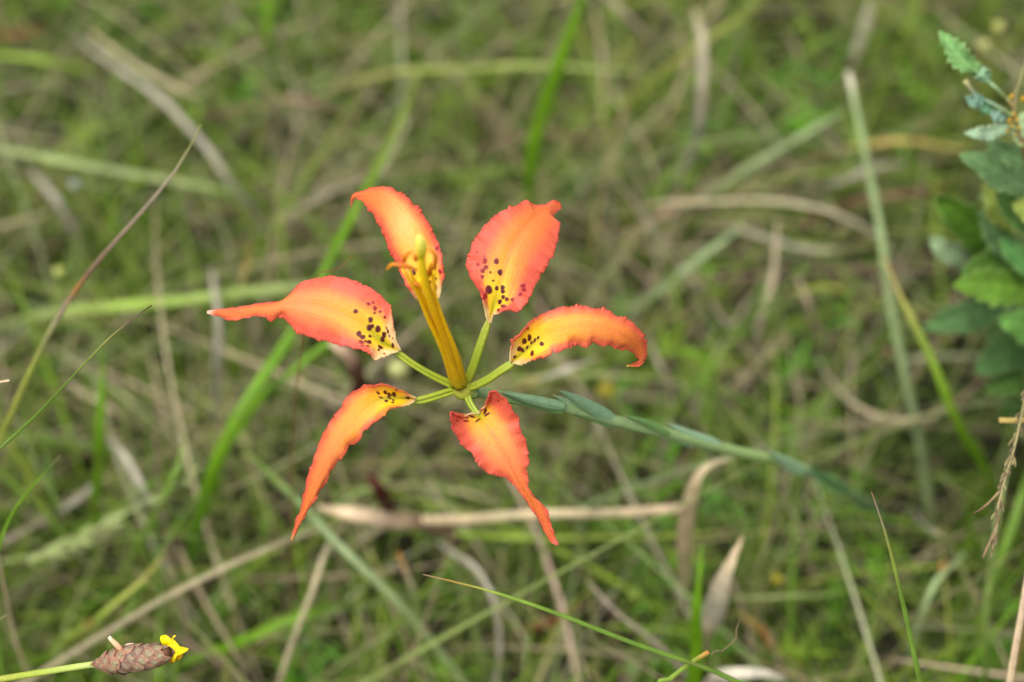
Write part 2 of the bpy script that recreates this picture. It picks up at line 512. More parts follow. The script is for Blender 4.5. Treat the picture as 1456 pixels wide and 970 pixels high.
# nearer the ground
B('long arching bright green blade running behind the left petal', 'grass blade', [(262, 830, 3), (285, 735, 8), (308, 660, 11), (346, 582, 13), (415, 474, 14), (465, 375, 15), (519, 267, 15), (573, 162, 14), (606, 85, 13)], [22, 22, 21, 20, 17, 15, 13, 10, 3], [(0, 'deep'), (.25, 'vivid'), (.6, 'vivid'), (1, 'olive')])
B('bright green side blade forking away below the left petal', 'grass blade', [(290, 730, 4), (320, 640, 9), (370, 570, 12), (420, 528, 13), (470, 482, 14), (530, 440, 15), (577, 411, 15)], [17, 17, 16, 15, 13, 11, 7], [(0, 'vivid'), (1, 'vivid')])
B('upright green blade beyond the thin wiry blade', 'grass blade', [(126, 800, 2), (137, 720, 8), (142, 640, 12), (143, 560, 14), (139, 470, 15)], [20, 20, 19, 16, 5], 'vivid')
B('broad bright green blade standing behind the upper right petal', 'grass blade', [(742, 345, 4), (750, 280, 8), (758, 215, 11), (775, 150, 13.5), (800, 80, 16), (832, -10, 19)], [18, 22, 26, 26, 25, 22], [(0, 'vivid'), (.5, 'vivid'), (1, 'vivid')])
B('pale level blade passing behind the broad bright green blade', 'grass blade', [(440, 135, 3), (490, 120, 6), (560, 105, 8), (650, 98, 9), (760, 93, 9.5), (870, 97, 9), (935, 106, 8)], [11, 12, 12, 12, 12, 11, 5], [(0, 'tan'), (.5, 'olive'), (1, 'pale')])
B('pale grey green blade lying level behind the brown blade tip', 'grass blade', [(-60, 205, 7), (0, 214, 7.5), (100, 232, 8), (200, 250, 8), (330, 272, 7), (400, 290, 4)], [16, 16, 16, 15, 14, 8], [(0, 'pale'), (.6, 'pale'), (1, 'green')])
S('long arched grey tan stalk crossing the level pale blade', 'stalk', [(400, 345, 1), (375, 312, 5), (332, 270, 8), (300, 222, 9.5), (268, 183, 10), (230, 142, 9.5), (170, 97, 8), (105, 52, 5)], [14, 14, 14, 14, 13, 12, 11, 8], 'grey')
S('shorter tan stalk arching above the long grey one', 'stalk', [(312, 165, 4), (290, 143, 7), (240, 118, 8), (180, 84, 8), (130, 48, 6)], [11, 11, 11, 10, 6], 'tan')
L_('drooping grey dry leaf near a small white bud', 'dry leaf', [(118, 385, 1), (110, 350, 4), (95, 310, 6), (75, 275, 7), (35, 235, 6)], [14, 15, 16, 14, 6], 'grey')
S('tan stem lying below the small white bud', 'stalk', [(-60, 334, 4), (0, 320, 5), (50, 309, 5), (95, 298, 4)], [9, 9, 9, 6], 'tan')
B('wide pale green blade lying level behind the brown blade node', 'grass blade', [(20, 455, 5), (80, 446, 7), (150, 440, 8), (250, 428, 9), (350, 415, 9), (480, 402, 8), (560, 398, 5)], [12, 18, 20, 20, 20, 18, 10], [(0, 'pale'), (.4, 'lime'), (.7, 'pale'), (1, 'green')])
S('tan stalk sloping up to the upper left petal tip', 'stalk', [(340, 345, 1), (385, 322, 4), (425, 299, 6), (470, 273, 7), (520, 255, 6)], [15, 15, 14, 12, 7], 'mauve')
S('tall grey green stalk with a pale cut top', 'stalk', [(1330, 770, 0), (1320, 725, 2), (1305, 620, 6), (1285, 530, 9), (1270, 440, 11), (1255, 340, 13), (1238, 260, 14), (1222, 180, 15), (1204, 103, 16)], [17, 17, 17, 17, 16, 16, 15, 14, 12], [(0, 'grey_green'), (.5, 'grey_green'), (.94, 'grey_green'), (.98, 'white'), (1, 'white')])
B('grey green blade slanting down from the cut top stalk', 'grass blade', [(930, 318, 2), (960, 303, 4), (1020, 268, 8), (1100, 217, 11), (1160, 182, 12), (1205, 155, 12)], [10, 14, 15, 14, 13, 6], 'grey_green')
B('faded green blade slanting above the right petal', 'grass blade', [(860, 478, 2), (897, 444, 5), (960, 394, 8), (1026, 343, 9), (1070, 310, 9)], [14, 16, 16, 14, 7], 'grey_green')
B('upright yellow green blade with a tan tip crossing the cut stalk', 'grass blade', [(1440, 750, 4), (1405, 672, 9), (1360, 590, 13), (1320, 510, 15.5), (1286, 440, 17), (1254, 362, 18)], [20, 20, 19, 18, 14, 4], [(0, 'green'), (.5, 'vivid'), (.8, 'lime'), (.95, 'ochre'), (1, 'orange')])
S('thin tan stem sagging in a loop below the yellow green blade', 'stalk', [(1160, 505, 2), (1177, 530, 4), (1200, 565, 6), (1240, 590, 7), (1290, 598, 7), (1340, 585, 7), (1380, 555, 6), (1402, 528, 4)], [8, 10, 11, 11, 11, 10, 9, 6], [(0, 'grey'), (.5, 'tan'), (1, 'brown')])
L_('broad hooked papery leaf hanging under the lily stem', 'dry leaf', [(968, 880, 3), (972, 800, 8), (980, 735, 12), (989, 692, 14), (1008, 662, 15), (1045, 650, 15)], [20, 26, 30, 30, 25, 12], [(0, 'tan'), (.4, 'straw'), (.8, 'straw'), (1, 'tan')])
L_('broad pale lance shaped dry leaf beside the vivid green blade', 'dry leaf', [(992, 935, 4), (1003, 900, 8), (1016, 862, 11), (1030, 825, 13), (1043, 795, 14), (1058, 764, 14)], [12, 24, 36, 44, 40, 16], [(0, 'tan'), (.3, 'straw'), (.6, 'white'), (1, 'straw')])
S('thick pale straw lying level behind the lower right petal', 'straw', [(560, 742, 7), (600, 741, 8), (700, 737, 10), (800, 730, 11), (900, 725, 11), (972, 722, 11)], [16, 17, 18, 18, 18, 16], [(0, 'tan'), (.3, 'straw'), (.5, 'tan'), (.52, 'straw'), (.8, 'tan'), (.82, 'straw'), (1, 'pink')], flat=.5)
L_('torn papery sheath at the end of the thick straw', 'dry leaf', [(600, 744, 8), (560, 742, 9), (520, 734, 10), (485, 726, 10), (452, 718, 9)], [20, 26, 32, 30, 12], [(0, 'brown'), (.4, 'pink'), (1, 'straw')])
S('fine yellow green stem running level below the thick straw', 'stalk', [(520, 738, 2), (560, 745, 4), (650, 761, 6), (760, 766, 6.5), (900, 764, 6.5), (1000, 757, 6), (1060, 750, 4)], [9, 10, 10, 8, 7, 7, 5], [(0, 'olive'), (.4, 'lime'), (.8, 'olive'), (1, 'tan')])
S('long tan stalk rising from behind the cone of the yellow flower', 'stalk', [(-10, 1000, 7), (40, 966, 8), (110, 921, 9.5), (180, 880, 10.5), (260, 835, 11), (340, 795, 11), (420, 765, 10), (500, 747, 8), (545, 742, 4)], [12, 12, 12, 12, 12, 11, 10, 9, 6], 'tan')
S('straight tan stalk slanting down from the lower left petal tip', 'stalk', [(380, 1010, 5), (396, 968, 7), (420, 905, 9), (445, 840, 10), (468, 780, 10), (492, 745, 9)], [12, 12, 12, 11, 11, 7], 'tan')
B('long grey green blade slanting under the lower left petal', 'grass blade', [(700, 1020, 2), (660, 970, 5), (600, 898, 8), (540, 833, 10), (480, 773, 11), (420, 708, 11), (345, 632, 9)], [16, 16, 16, 16, 15, 13, 5], [(0, 'pale'), (.6, 'grey_green'), (1, 'green')])
S('short pale stalk with an orange tip under the thick straw', 'stalk', [(606, 935, 0), (600, 890, 5), (595, 862, 7), (585, 830, 8.5), (567, 786, 10)], [14, 14, 14, 13, 7], [(0, 'pale'), (.7, 'pale'), (.9, 'tan'), (1, 'orange')])
S('arched grey tan stalk crossing the slender yellow tipped blade', 'stalk', [(700, 1010, 2), (706, 960, 4), (707, 880, 7), (695, 835, 8), (670, 800, 8), (622, 772, 6)], [11, 11, 11, 11, 11, 7], 'grey')
S('thin straight mauve stalk leading to the vivid green blade', 'stalk', [(1005, 1000, 5), (980, 968, 7), (920, 904, 9), (880, 868, 10), (838, 828, 10)], [10, 10, 9, 9, 6], 'mauve')
B('upright vivid green blade beside the lance shaped dry leaf', 'grass blade', [(984, 1030, 6), (986, 960, 9), (989, 890, 12), (995, 830, 14), (1001, 770, 15)], [32, 32, 28, 19, 4], 'vivid')
L_('orange brown leaf stub beside the hair thin filament', 'dry leaf', [(1108, 925, 3), (1095, 910, 4), (1075, 890, 5), (1050, 866, 5)], [14, 15, 15, 10], [(0, 'orange'), (.6, 'orange'), (1, 'olive')])
L_('curled whitish dry leaf at the foot of the vivid green blade', 'dry leaf', [(990, 985, 7), (1020, 964, 10), (1055, 955, 11), (1092, 954, 11), (1122, 968, 10)], [18, 26, 28, 27, 16], [(0, 'pink'), (.5, 'white'), (1, 'white')])
S('pale grey broken stalk piece by the short curved green blade', 'stalk', [(75, 735, 4), (100, 715, 6), (138, 686, 6)], [12, 13, 12], 'grey')
S('tan grey stalk lying across the foot of the short curved blade', 'stalk', [(-30, 790, 4), (10, 768, 5), (75, 732, 5), (90, 722, 3)], [12, 12, 11, 8], 'mauve')
L_('straight grey dry leaf below the upright green blade', 'dry leaf', [(262, 800, 1), (243, 762, 4), (216, 715, 7), (190, 670, 8), (152, 615, 7)], [12, 15, 16, 16, 8], 'grey')
S('tan stalk lying level beyond the upright green blade', 'stalk', [(95, 545, 4), (125, 562, 5), (160, 585, 5), (210, 608, 3)], [12, 14, 13, 8], 'tan')
B('dark green blade standing left of the upright green one', 'grass blade', [(90, 850, 0), (85, 800, 4), (78, 730, 8), (68, 660, 10), (60, 600, 10)], [14, 14, 13, 11, 4], 'deep')
B('wide green blade sloping above the long grey green blade foot', 'grass blade', [(215, 965, 2), (280, 938, 5), (343, 911, 7), (430, 872, 8), (520, 850, 6)], [20, 23, 23, 20, 8], [(0, 'green'), (.5, 'vivid'), (1, 'green')])
B('yellow green blade with brown flecks above the cone of the yellow flower', 'grass blade', [(60, 935, 5), (110, 898, 8), (160, 862, 10), (200, 826, 11), (232, 785, 11)], [14, 14, 13, 11, 3], [(0, 'green'), (.45, 'olive'), (.5, 'rust'), (.55, 'lime'), (1, 'ochre')])
S('upright grey tan stalk below the left petal tip', 'stalk', [(292, 625, 0), (303, 580, 4), (312, 510, 8), (310, 440, 10), (300, 380, 10)], [15, 16, 16, 15, 8], 'grey')
B('pale green blade with an orange tip above the left petal tip', 'grass blade', [(325, 500, 3), (335, 450, 7), (345, 400, 9), (358, 345, 10)], [16, 17, 15, 6], [(0, 'lime'), (.7, 'pale'), (1, 'orange')])
L_('grey tan dry leaf standing up toward the top edge', 'dry leaf', [(945, 300, 1), (962, 265, 4), (985, 210, 8), (996, 145, 11), (998, 60, 13), (990, 10, 12)], [16, 19, 20, 20, 18, 8], [(0, 'mauve'), (.5, 'grey'), (1, 'tan')])
S('mauve brown stalk slanting in beside the broad green blade top', 'stalk', [(960, 95, 3), (940, 72, 6), (910, 40, 8), (868, -2, 9), (840, -30, 8)], [14, 14, 14, 13, 9], 'mauve')
B('olive blade slanting across the upright grey tan leaf', 'grass blade', [(850, 185, 2), (880, 160, 5), (925, 118, 8), (980, 75, 10), (1030, 40, 11), (1090, -5, 11)], [12, 14, 14, 13, 12, 8], 'olive')
S('long pale arched stem crossing the cut stalk', 'stalk', [(900, 300, 4), (930, 291, 6), (1000, 288, 8), (1100, 285, 9), (1180, 300, 9), (1240, 332, 8), (1285, 385, 5)], [10, 12, 13, 12, 11, 10, 6], [(0, 'tan'), (.4, 'tan'), (1, 'grey')])
S('pale yellow grey stem lying under the arched one', 'stalk', [(1020, 322, 4), (1060, 331, 6), (1120, 347, 7), (1180, 357, 7), (1250, 345, 5)], [13, 14, 13, 12, 8], [(0, 'tan'), (.5, 'grey'), (1, 'olive')])
L_('short whitish dry leaf just right of the cut stalk', 'dry leaf', [(1150, 272, 4), (1190, 258, 7), (1235, 241, 8), (1285, 233, 7)], [9, 12, 12, 9], 'grey')
L_('ochre dry leaf reaching level toward the leafy plant', 'dry leaf', [(1180, 212, 5), (1225, 206, 7), (1290, 203, 8), (1378, 212, 8)], [12, 17, 18, 12], 'ochre')
S('rusty stem lying below the ochre leaf', 'stalk', [(1180, 302, 4), (1220, 289, 6), (1280, 276, 6), (1345, 264, 5)], [10, 12, 12, 8], [(0, 'rust'), (.5, 'brown'), (1, 'rust')])
L_('narrow tan leaf hanging right of the curled petal tip', 'dry leaf', [(1062, 580, 0), (1070, 540, 3), (1082, 465, 7), (1097, 400, 9), (1105, 310, 10)], [12, 14, 15, 14, 8], [(0, 'brown'), (.4, 'mauve'), (1, 'tan')])
S('short tan stalk inside the dark gap', 'stalk', [(1166, 500, 2), (1158, 470, 4), (1150, 435, 6), (1138, 395, 7)], [12, 13, 12, 8], 'tan')
S('ochre stem arching over the dark gap edge', 'stalk', [(1255, 465, 2), (1240, 450, 4), (1212, 421, 6), (1180, 407, 7), (1120, 420, 6)], [11, 12, 12, 11, 8], [(0, 'mauve'), (.4, 'tan'), (.7, 'olive'), (1, 'olive')])
L_('grey dry leaf coming down above the cut stalk top', 'dry leaf', [(1205, 108, 5), (1217, 75, 7), (1230, 35, 8), (1245, -10, 8)], [14, 20, 20, 15], 'grey')
B('small bright green shoot by the grey tan leaf foot', 'grass blade', [(968, 305, 2), (972, 275, 5), (979, 235, 7)], [15, 15, 4], 'vivid')
L_('dark red dead leaf behind the slender yellow tipped blade', 'dry leaf', [(785, 885, 4), (800, 872, 5), (818, 862, 6), (838, 850, 6)], [10, 17, 16, 6], [(0, 'rust'), (1, 'maroon')])
L_('folded dark maroon dead leaf behind the left petal', 'dry leaf', [(532, 585, 7), (522, 555, 11), (508, 528, 14), (494, 505, 15), (466, 488, 15)], [20, 44, 62, 54, 34], [(0, 'brown'), (.3, 'maroon'), (.7, 'maroon'), (.9, 'brown'), (1, 'pink')], flat=.3)
L_('small dark brown dead leaf above the papery sheath', 'dry leaf', [(556, 725, 8), (545, 705, 10), (532, 688, 11), (515, 672, 10)], [14, 30, 30, 12], [(0, 'maroon'), (.7, 'maroon'), (1, 'brown')], flat=.3)
L_('bluish white streak of dry leaf under the right petal', 'dry leaf', [(700, 566, 3), (735, 552, 6), (770, 538, 9), (805, 526, 11), (850, 508, 10)], [10, 14, 15, 15, 6], [(0, 'mauve'), (.5, 'ochre'), (.62, 'grey'), (.72, 'white'), (.85, 'grey'), (1, 'tan')])
L_('grey dry leaf hanging below the curled petal tip', 'dry leaf', [(968, 600, 2), (958, 565, 5), (942, 525, 7), (925, 480, 8)], [14, 18, 18, 8], 'mauve')
S('grey green stalk arching beside the stiff purple edged blade', 'stalk', [(1286, 985, 2), (1295, 930, 5), (1310, 870, 8), (1335, 822, 9), (1372, 785, 8)], [13, 14, 14, 12, 7], 'grey_green')
L_('grey dry leaf lying near the foot of the cut stalk', 'dry leaf', [(1300, 728, 3), (1325, 755, 5), (1360, 782, 5)], [12, 15, 12], 'grey')
B('bright green pointed blade behind the drooping seed head', 'grass blade', [(1400, 815, 3), (1390, 775, 7), (1380, 740, 9), (1368, 700, 11)], [16, 16, 13, 3], 'vivid')
B('tall green stalk rising under the drooping seed head', 'grass blade', [(1392, 1020, 5), (1397, 965, 8), (1403, 890, 11), (1410, 820, 13), (1420, 740, 15), (1440, 640, 16)], [17, 17, 16, 15, 12, 4], [(0, 'green'), (1, 'pale')])
B('wide green blade leaning behind the pinkish tan stalk', 'grass blade', [(1375, 985, 3), (1395, 900, 7), (1420, 810, 10), (1450, 710, 12), (1480, 620, 12)], [18, 20, 20, 16, 6], 'green')
S('thin whitish stem lying level right of the lance shaped leaf', 'stalk', [(1030, 853, 5), (1090, 850, 7), (1150, 846, 7), (1200, 838, 5)], [5, 6, 6, 4], 'pale')
L_('rusty leaf scrap near the top left corner', 'dry leaf', [(-5, 50, 5), (15, 47, 6), (45, 44, 6), (72, 38, 5)], [8, 13, 13, 6], 'rust')
B('green blade sloping down from the top left corner', 'grass blade', [(190, 130, 3), (130, 100, 6), (60, 85, 8), (-20, 80, 8)], [10, 16, 18, 14], 'lime')
B('bright green blade hanging from the top edge left of the flower', 'grass blade', [(398, 165, 2), (392, 110, 6), (384, 50, 10), (378, -10, 12)], [10, 20, 22, 18], 'vivid')
S('brown stalk bending level above the upper left petal', 'stalk', [(300, 162, 3), (350, 152, 5), (400, 142, 6), (450, 150, 6), (510, 172, 4)], [12, 13, 13, 12, 8], 'brown')
B('soft green blade slanting from the fuzzy grass head', 'grass blade', [(160, 850, 2), (205, 760, 7), (240, 690, 10), (265, 610, 11)], [16, 18, 15, 5], 'green')

# ------------------------------------------------------------------ small round buds on thin stalks
def bud(x, y, h, rpx, colr, label, leanx=0.0, name='bud_flower', cat='bud'):
    c = G(x, y, h * .01)
    s = dep(c) / FPX
    foot = np.array([c[0] + leanx, c[1] + .02, -.004])
    e = thing(name, label, cat, (foot[0], foot[1], 0))
    org = np.array([foot[0], foot[1], 0])
    mid = (foot + c) / 2 + np.array([.004, .0, .01])
    part('stalk', tube([foot, mid, c], [.0007, .0006, .0006], 6, 1, 0, cstops('olive'), n=14), M_green, e, org)
    # knobbly head: many small blunt florets over a ball
    r = rpx * s
    nu, nv = 28, 18
    u = np.linspace(0, 2 * math.pi, nu, endpoint=False)
    w = np.linspace(.02, math.pi - .02, nv)
    U, W = np.meshgrid(u, w)
    rr = r * (1 + .12 * np.sin(U * 7 + W * 5) * np.sin(W * 8)) * np.where(W > 2.3, .9, 1)
    v = np.stack([rr * np.sin(W) * np.cos(U), rr * np.sin(W) * np.sin(U), rr * np.cos(W) * .8], -1).reshape(-1, 3) + c
    f = []
    for i in range(nv - 1):
        for j in range(nu):
            k = (j + 1) % nu
            f.append((i * nu + j, (i + 1) * nu + j, (i + 1) * nu + k, i * nu + k))
    cc = np.repeat(lin(colr)[None], len(v), 0) * (1 - .2 * (np.sin(U * 7 + W * 5) * np.sin(W * 8)).reshape(-1, 1) ** 2)
    part('flower_head', (v, f, cc), M_yellow, e, org)

bud(106, 262, 9, 7, (170, 176, 166), 'small white round bud beside the drooping grey leaf')
bud(84, 386, 11, 8, (186, 194, 104), 'small pale yellow green bud beside the long brown blade', .01)
bud(566, 524, 9, 14, (198, 200, 130), 'pale cream bud seen behind the claw of the left petal')
bud(862, 555, 8, 13, (150, 140, 40), 'soft yellow flower head above the lily stem')
bud(1105, 823, 6, 8, (168, 156, 36), 'small yellow flower head right of the lance shaped dry leaf')
bud(1398, 64, 14, 8, (196, 196, 128), 'pale round bud between the top sprig and a green stem', .01)
bud(1420, 38, 14, 8, (190, 194, 110), 'pale round bud nearest the top edge above the leafy plant', .012)
bud(902, 845, 5, 9, (140, 162, 70), 'small green bud left of the mauve stalk')
bud(900, 950, 3, 15, (130, 156, 84), 'large pale green bud low by the foot of the mauve stalk')
bud(1262, 500, 4, 7, (140, 108, 92), 'dull pink bud just left of the cut stalk')
bud(1344, 808, 6, 9, (180, 110, 60), 'small orange red bud below the drooping seed head')

# ------------------------------------------------------------------ the lily
lily_foot = G(1290, 758, 0.0)
lily = thing('pine_lily', 'orange lily with six spotted petals on a leaning blue green stem', 'lily', lily_foot)
LO = np.array(lily_foot)

def zp(x0, y0, s):
    return lambda pts: [(x0 + p[0] / s, y0 + p[1] / s) for p in pts]
z1, z2, z3 = zp(280, 250, 3.593), zp(600, 260, 3.465), zp(390, 510, 3.309)
zA, zB, zD, zF = (400, 420, 5.2), (540, 330, 8.083), (700, 400, 3.64), (600, 490, 8.083)

YEL, CREAM, ORA, PEACH, CORAL, RED, RIM, GRN, MAR, CRIM = [lin(c) for c in ((250, 205, 28), (238, 210, 150), (240, 142, 48), (244, 166, 92), (222, 98, 70), (208, 74, 58), (186, 54, 48), (150, 160, 24), (82, 8, 16), (160, 22, 36))]

def petal(name, left, mid, right, dm, de, red0, red1, spots, zs, seed, label, mwarp=1.0, tail=None, cream=.2, peach=PEACH, rim=.955, tooth=.7, yl=.34, ylw=.62, claw=None, claw_r=None, mid_line=.5, groove=1.0):
    nt, ns = 240, 91
    t = np.linspace(0, 1, nt)
    s = np.linspace(-1, 1, ns)
    Lp, Mp, Rp = catmull(left, nt), catmull(mid, 600), catmull(right, nt)
    Mp = np.stack([np.interp(t ** mwarp, np.linspace(0, 1, 600), Mp[:, k]) for k in (0, 1)], 1)
    T, Sx = np.meshgrid(t, s, indexing='ij')
    a = np.abs(Sx)
    E = np.where(Sx[..., None] < 0, Lp[:, None, :], Rp[:, None, :])
    # uneven toothed, ruffled margin
    side = (Sx > 0).astype(int)
    arc = T * 60
    r1 = np.random.default_rng(seed)
    nz = []
    for sd in (0, 1):
        ph = np.cumsum(r1.uniform(.45, 2.4, 400))
        k = np.searchsorted(ph, arc[:, 0] * 1.25)
        lo = np.where(k > 0, ph[np.maximum(k - 1, 0)], 0)
        saw = (arc[:, 0] * 1.25 - lo) / np.maximum(ph[k] - lo, 1e-3)
        amp = r1.uniform(.15, 1.35, 401)[k]
        nz.append((.5 - np.abs(saw - .62)) * amp)
    tn = np.where(side == 0, nz[0][:, None], nz[1][:, None])
    edge = sst(.8, 1.0, a) * sst(0, .06, T) * sst(1.0, .93, T)
    Mid = Mp[:, None, :]
    dirv = E - Mid
    dl = np.maximum(np.linalg.norm(dirv, axis=-1, keepdims=True), 1e-3)
    p2 = Mid + dirv * (a ** .92)[..., None] + dirv / dl * (tn * edge * 7.5 * tooth * (.55 + .45 * np.sin(arc * .9 + side * 2 + seed)) + edge * .9 * wave(arc * 1.1 + side * 4, seed + 9, [(1, .7), (1.7, .6)]))[..., None]
    dmv = interp(dm, t)[:, None]
    dev = interp(de, t)[:, None]
    wv = wave(arc * .35 + side * 3, seed, [(1, .6), (2.1, .5), (4.3, .3)])
    d = dmv + dev * a ** 2 + wv * sst(.35, 1, a) * 2.4 * sst(0, .1, T) + 1.6 * groove * (1 - np.exp(-(a / .13) ** 2)) * sst(.97, .5, T) \
        + tn * edge * 2.5 + .10 * np.sin(Sx * 58 + wave(T * 6, seed, [(1, .8), (2.2, .5)])) * (1 - a)
    # colour of the tissue itself
    n1 = wave(Sx * 14 + T * 3, seed + 5, [(1, .5), (2.3, .4), (4.7, .3)]) * .045
    n2 = wave(T * 17 + Sx * 4, seed + 6, [(1, .6), (2.7, .4)]) * .03
    cent = interp([(0, *YEL), (yl * .5, *YEL), (yl, *(YEL * .4 + ORA * .6)), (.55, *peach), (.78, *(ORA * .6 + CORAL * .4)), (1, *(CORAL * .8 + ORA * .2))], T)
    m = sst(interp(red0, t)[:, None], interp(red1, t)[:, None], a + n1 * 1.5 + n2)
    c = cent * (1 - m[..., None]) + (CORAL * .75 + RED * .25) * m[..., None]
    yw = sst(yl, yl * .35, T + n1) * sst(ylw + .25, ylw - .15, a + n2 * 2)
    c = c * (1 - yw[..., None]) + YEL * yw[..., None]
    cw = sst(cream, cream * .35, T + n2) * sst(.18, .6, a)
    c = c * (1 - cw[..., None]) + CREAM * cw[..., None]
    gm = np.exp(-(a / (.19 * sst(.5, 0, T) + .05)) ** 2) * sst(.36, .04, T) * .95
    c = c * (1 - gm[..., None]) + GRN * gm[..., None]
    ml = np.exp(-(a / .035) ** 2) * sst(.2, .35, T) * sst(.95, .7, T) * mid_line
    c = c * (1 - ml[..., None]) + (CORAL * .6 + ORA * .4) * ml[..., None]
    rm = sst(rim - .06, rim + .06, a + n2) * sst(cream * .7, cream * 1.3, T)
    c = c * (1 - .55 * rm[..., None]) + RIM * .55 * rm[..., None]
    if tail is not None:
        tw = sst(.955, .995, T)
        c = c * (1 - tw[..., None]) + lin(tail) * tw[..., None]
    vein = np.sin(Sx * 58 + wave(T * 6, seed, [(1, .8), (2.2, .5)])) * sst(0, .2, T) * sst(.98, .8, a)
    c = c * (1 + n1[..., None] * 1.1 + vein[..., None] * .035)
    for sp in spots:
        x = zs[0] + sp[0] / zs[2]
        y = zs[1] + sp[1] / zs[2]
        rx = max(sp[2] / zs[2], 1.0) * 1.12
        ry = (sp[3] if len(sp) > 3 else sp[2]) / zs[2]
        ry = max(ry, 1.0) * 1.12
        an = R(sp[4]) if len(sp) > 4 else 0.
        dx, dy = p2[..., 0] - x, p2[..., 1] - y
        qx, qy = dx * math.cos(an) + dy * math.sin(an), -dx * math.sin(an) + dy * math.cos(an)
        q = np.sqrt((qx / rx) ** 2 + (qy / ry) ** 2) * (1 + .07 * np.sin(3 * np.arctan2(qy, qx) + x))
        k = sst(1.18, .82, q)
        redness = np.clip(m.mean() * 0 + m, 0, 1)[..., None]
        sc = MAR * (1 - redness) + CRIM * redness
        c = c * (1 - k[..., None]) + sc * k[..., None]
        d = d + k * .5                                    # the spots stand a little proud
    V = D(p2[..., 0:1], p2[..., 1:2], d[..., None]).reshape(-1, 3)
    i = np.arange(nt * ns).reshape(nt, ns)
    F = np.stack([i[:-1, :-1], i[1:, :-1], i[1:, 1:], i[:-1, 1:]], -1).reshape(-1, 4)
    me = mesh_from(name, V - LO, F, M_petal, c.reshape(-1, 3))
    o = link(name, me, lily)
    o['label'] = label
    so = o.modifiers.new('thickness', 'SOLIDIFY')
    so.thickness = .0004
    so.offset = 0
    if claw:
        cp = [D(*q) for q in claw]
        part('claw', tube(cp, [r * PX for r in claw_r], 20, .9, .35, [(0, 150, 158, 36), (.4, 138, 154, 36), (.8, 150, 164, 50), (1, 164, 168, 52)], n=26, face=-CF, groove=.6), M_green, o, LO)
    return o

# left petal, long tail pointing away from the stem
petal('petal',
      z1([(1040, 893), (1015, 830), (1000, 760), (996, 700), (972, 650), (930, 603), (850, 558), (780, 530), (710, 514), (640, 520), (570, 535), (520, 556), (488, 592), (450, 632), (400, 645), (300, 657), (200, 676), (110, 684), (55, 690)]),
      z1([(1035, 895), (950, 850), (870, 785), (800, 737), (700, 690), (620, 665), (540, 652), (450, 655), (330, 680), (200, 703), (110, 698), (52, 697)]),
      z1([(1030, 898), (990, 908), (950, 925), (918, 940), (890, 915), (850, 892), (760, 872), (660, 845), (560, 818), (500, 785), (450, 728), (425, 718), (380, 742), (350, 722), (300, 714), (250, 725), (200, 739), (150, 730), (90, 712), (55, 705)]),
      [26, 40, 46, 44, 38, 26, 10, -10, -36], [10, 14, 4, -6, -10, -8, -3, -2, 0],
      [.45, .35, .12, .12, .2, .3, .3], [1.0, .85, .8, .85, .95, 1.1, 1.1],
      [(550, 117, 15), (645, 62, 12), (680, 52, 10), (693, 95, 12, 17), (690, 130, 9), (733, 120, 10), (768, 160, 10), (660, 180, 16, 20), (672, 225, 13), (650, 240, 17, 22), (715, 248, 18, 23), (573, 285, 17, 20), (600, 310, 18, 15), (760, 290, 14, 22), (747, 325, 14, 19), (590, 347, 20, 12, 20), (648, 347, 17, 13, 10), (620, 340, 9), (653, 303, 11, 8, 30), (825, 370, 9, 22), (730, 385, 20, 10, 35), (718, 405, 9), (600, 375, 10, 6), (638, 378, 9, 7), (780, 240, 6, 9), (790, 265, 7, 15), (800, 298, 5, 8), (760, 435, 9, 6), (828, 315, 5)],
      zA, 3, 'left petal with a long straight tail', tail=(236, 200, 176), cream=.17, yl=.25, ylw=.42, peach=lin((240, 138, 72)), mid_line=.35,
      claw=[(652, 551, 2), (640, 546, 6), (611, 532, 16), (583, 515, 24), (562, 499, 28), (552, 491, 30)], claw_r=[6, 6, 5.4, 5, 5.6, 3])

# upper left petal behind the stamens
petal('petal',
      z1([(1190, 668), (1150, 640), (1110, 606), (1082, 580), (1064, 545), (1045, 510), (1035, 462), (1010, 426), (986, 385), (964, 320), (938, 265), (905, 202), (870, 162), (842, 126), (812, 112), (792, 140), (788, 160)]),
      z1([(1195, 668), (1165, 560), (1145, 470), (1122, 380), (1090, 300), (1050, 225), (990, 150), (920, 105), (850, 98), (800, 110), (788, 158)]),
      z1([(1200, 668), (1225, 635), (1246, 580), (1258, 505), (1252, 430), (1240, 370), (1202, 282), (1162, 210), (1112, 150), (1062, 105), (1000, 68), (950, 57), (890, 65), (840, 84), (800, 97), (787, 130), (786, 158)]),
      [26, 42, 52, 52, 44, 30, 8, -20, -50], [12, 18, 4, -14, -20, -18, -10, -4, 0],
      [.6, .5, .4, .3, .35, .35, .3], [1.05, 1.0, .95, .95, 1.0, 1.1, 1.1],
      [(655, 192, 18, 20), (697, 455, 17, 24, -30), (647, 533, 14, 17), (715, 537, 7), (647, 635, 15, 34), (583, 462, 9, 25), (540, 460, 6, 20), (580, 572, 9, 18), (455, 670, 13, 28, -20), (385, 470, 25, 26), (250, 440, 10), (520, 690, 8, 14)],
      zB, 8, 'upper petal behind the stamens, tip hooked back', tail=(226, 150, 96), cream=.16, yl=.34, mid_line=.05, groove=.15, peach=lin((248, 178, 98)),
      claw=[(653, 549, -3), (643, 515, 4), (632, 480, 12), (622, 452, 20), (613, 432, 26), (610, 424, 28)], claw_r=[5, 5, 5, 5, 5.4, 3])

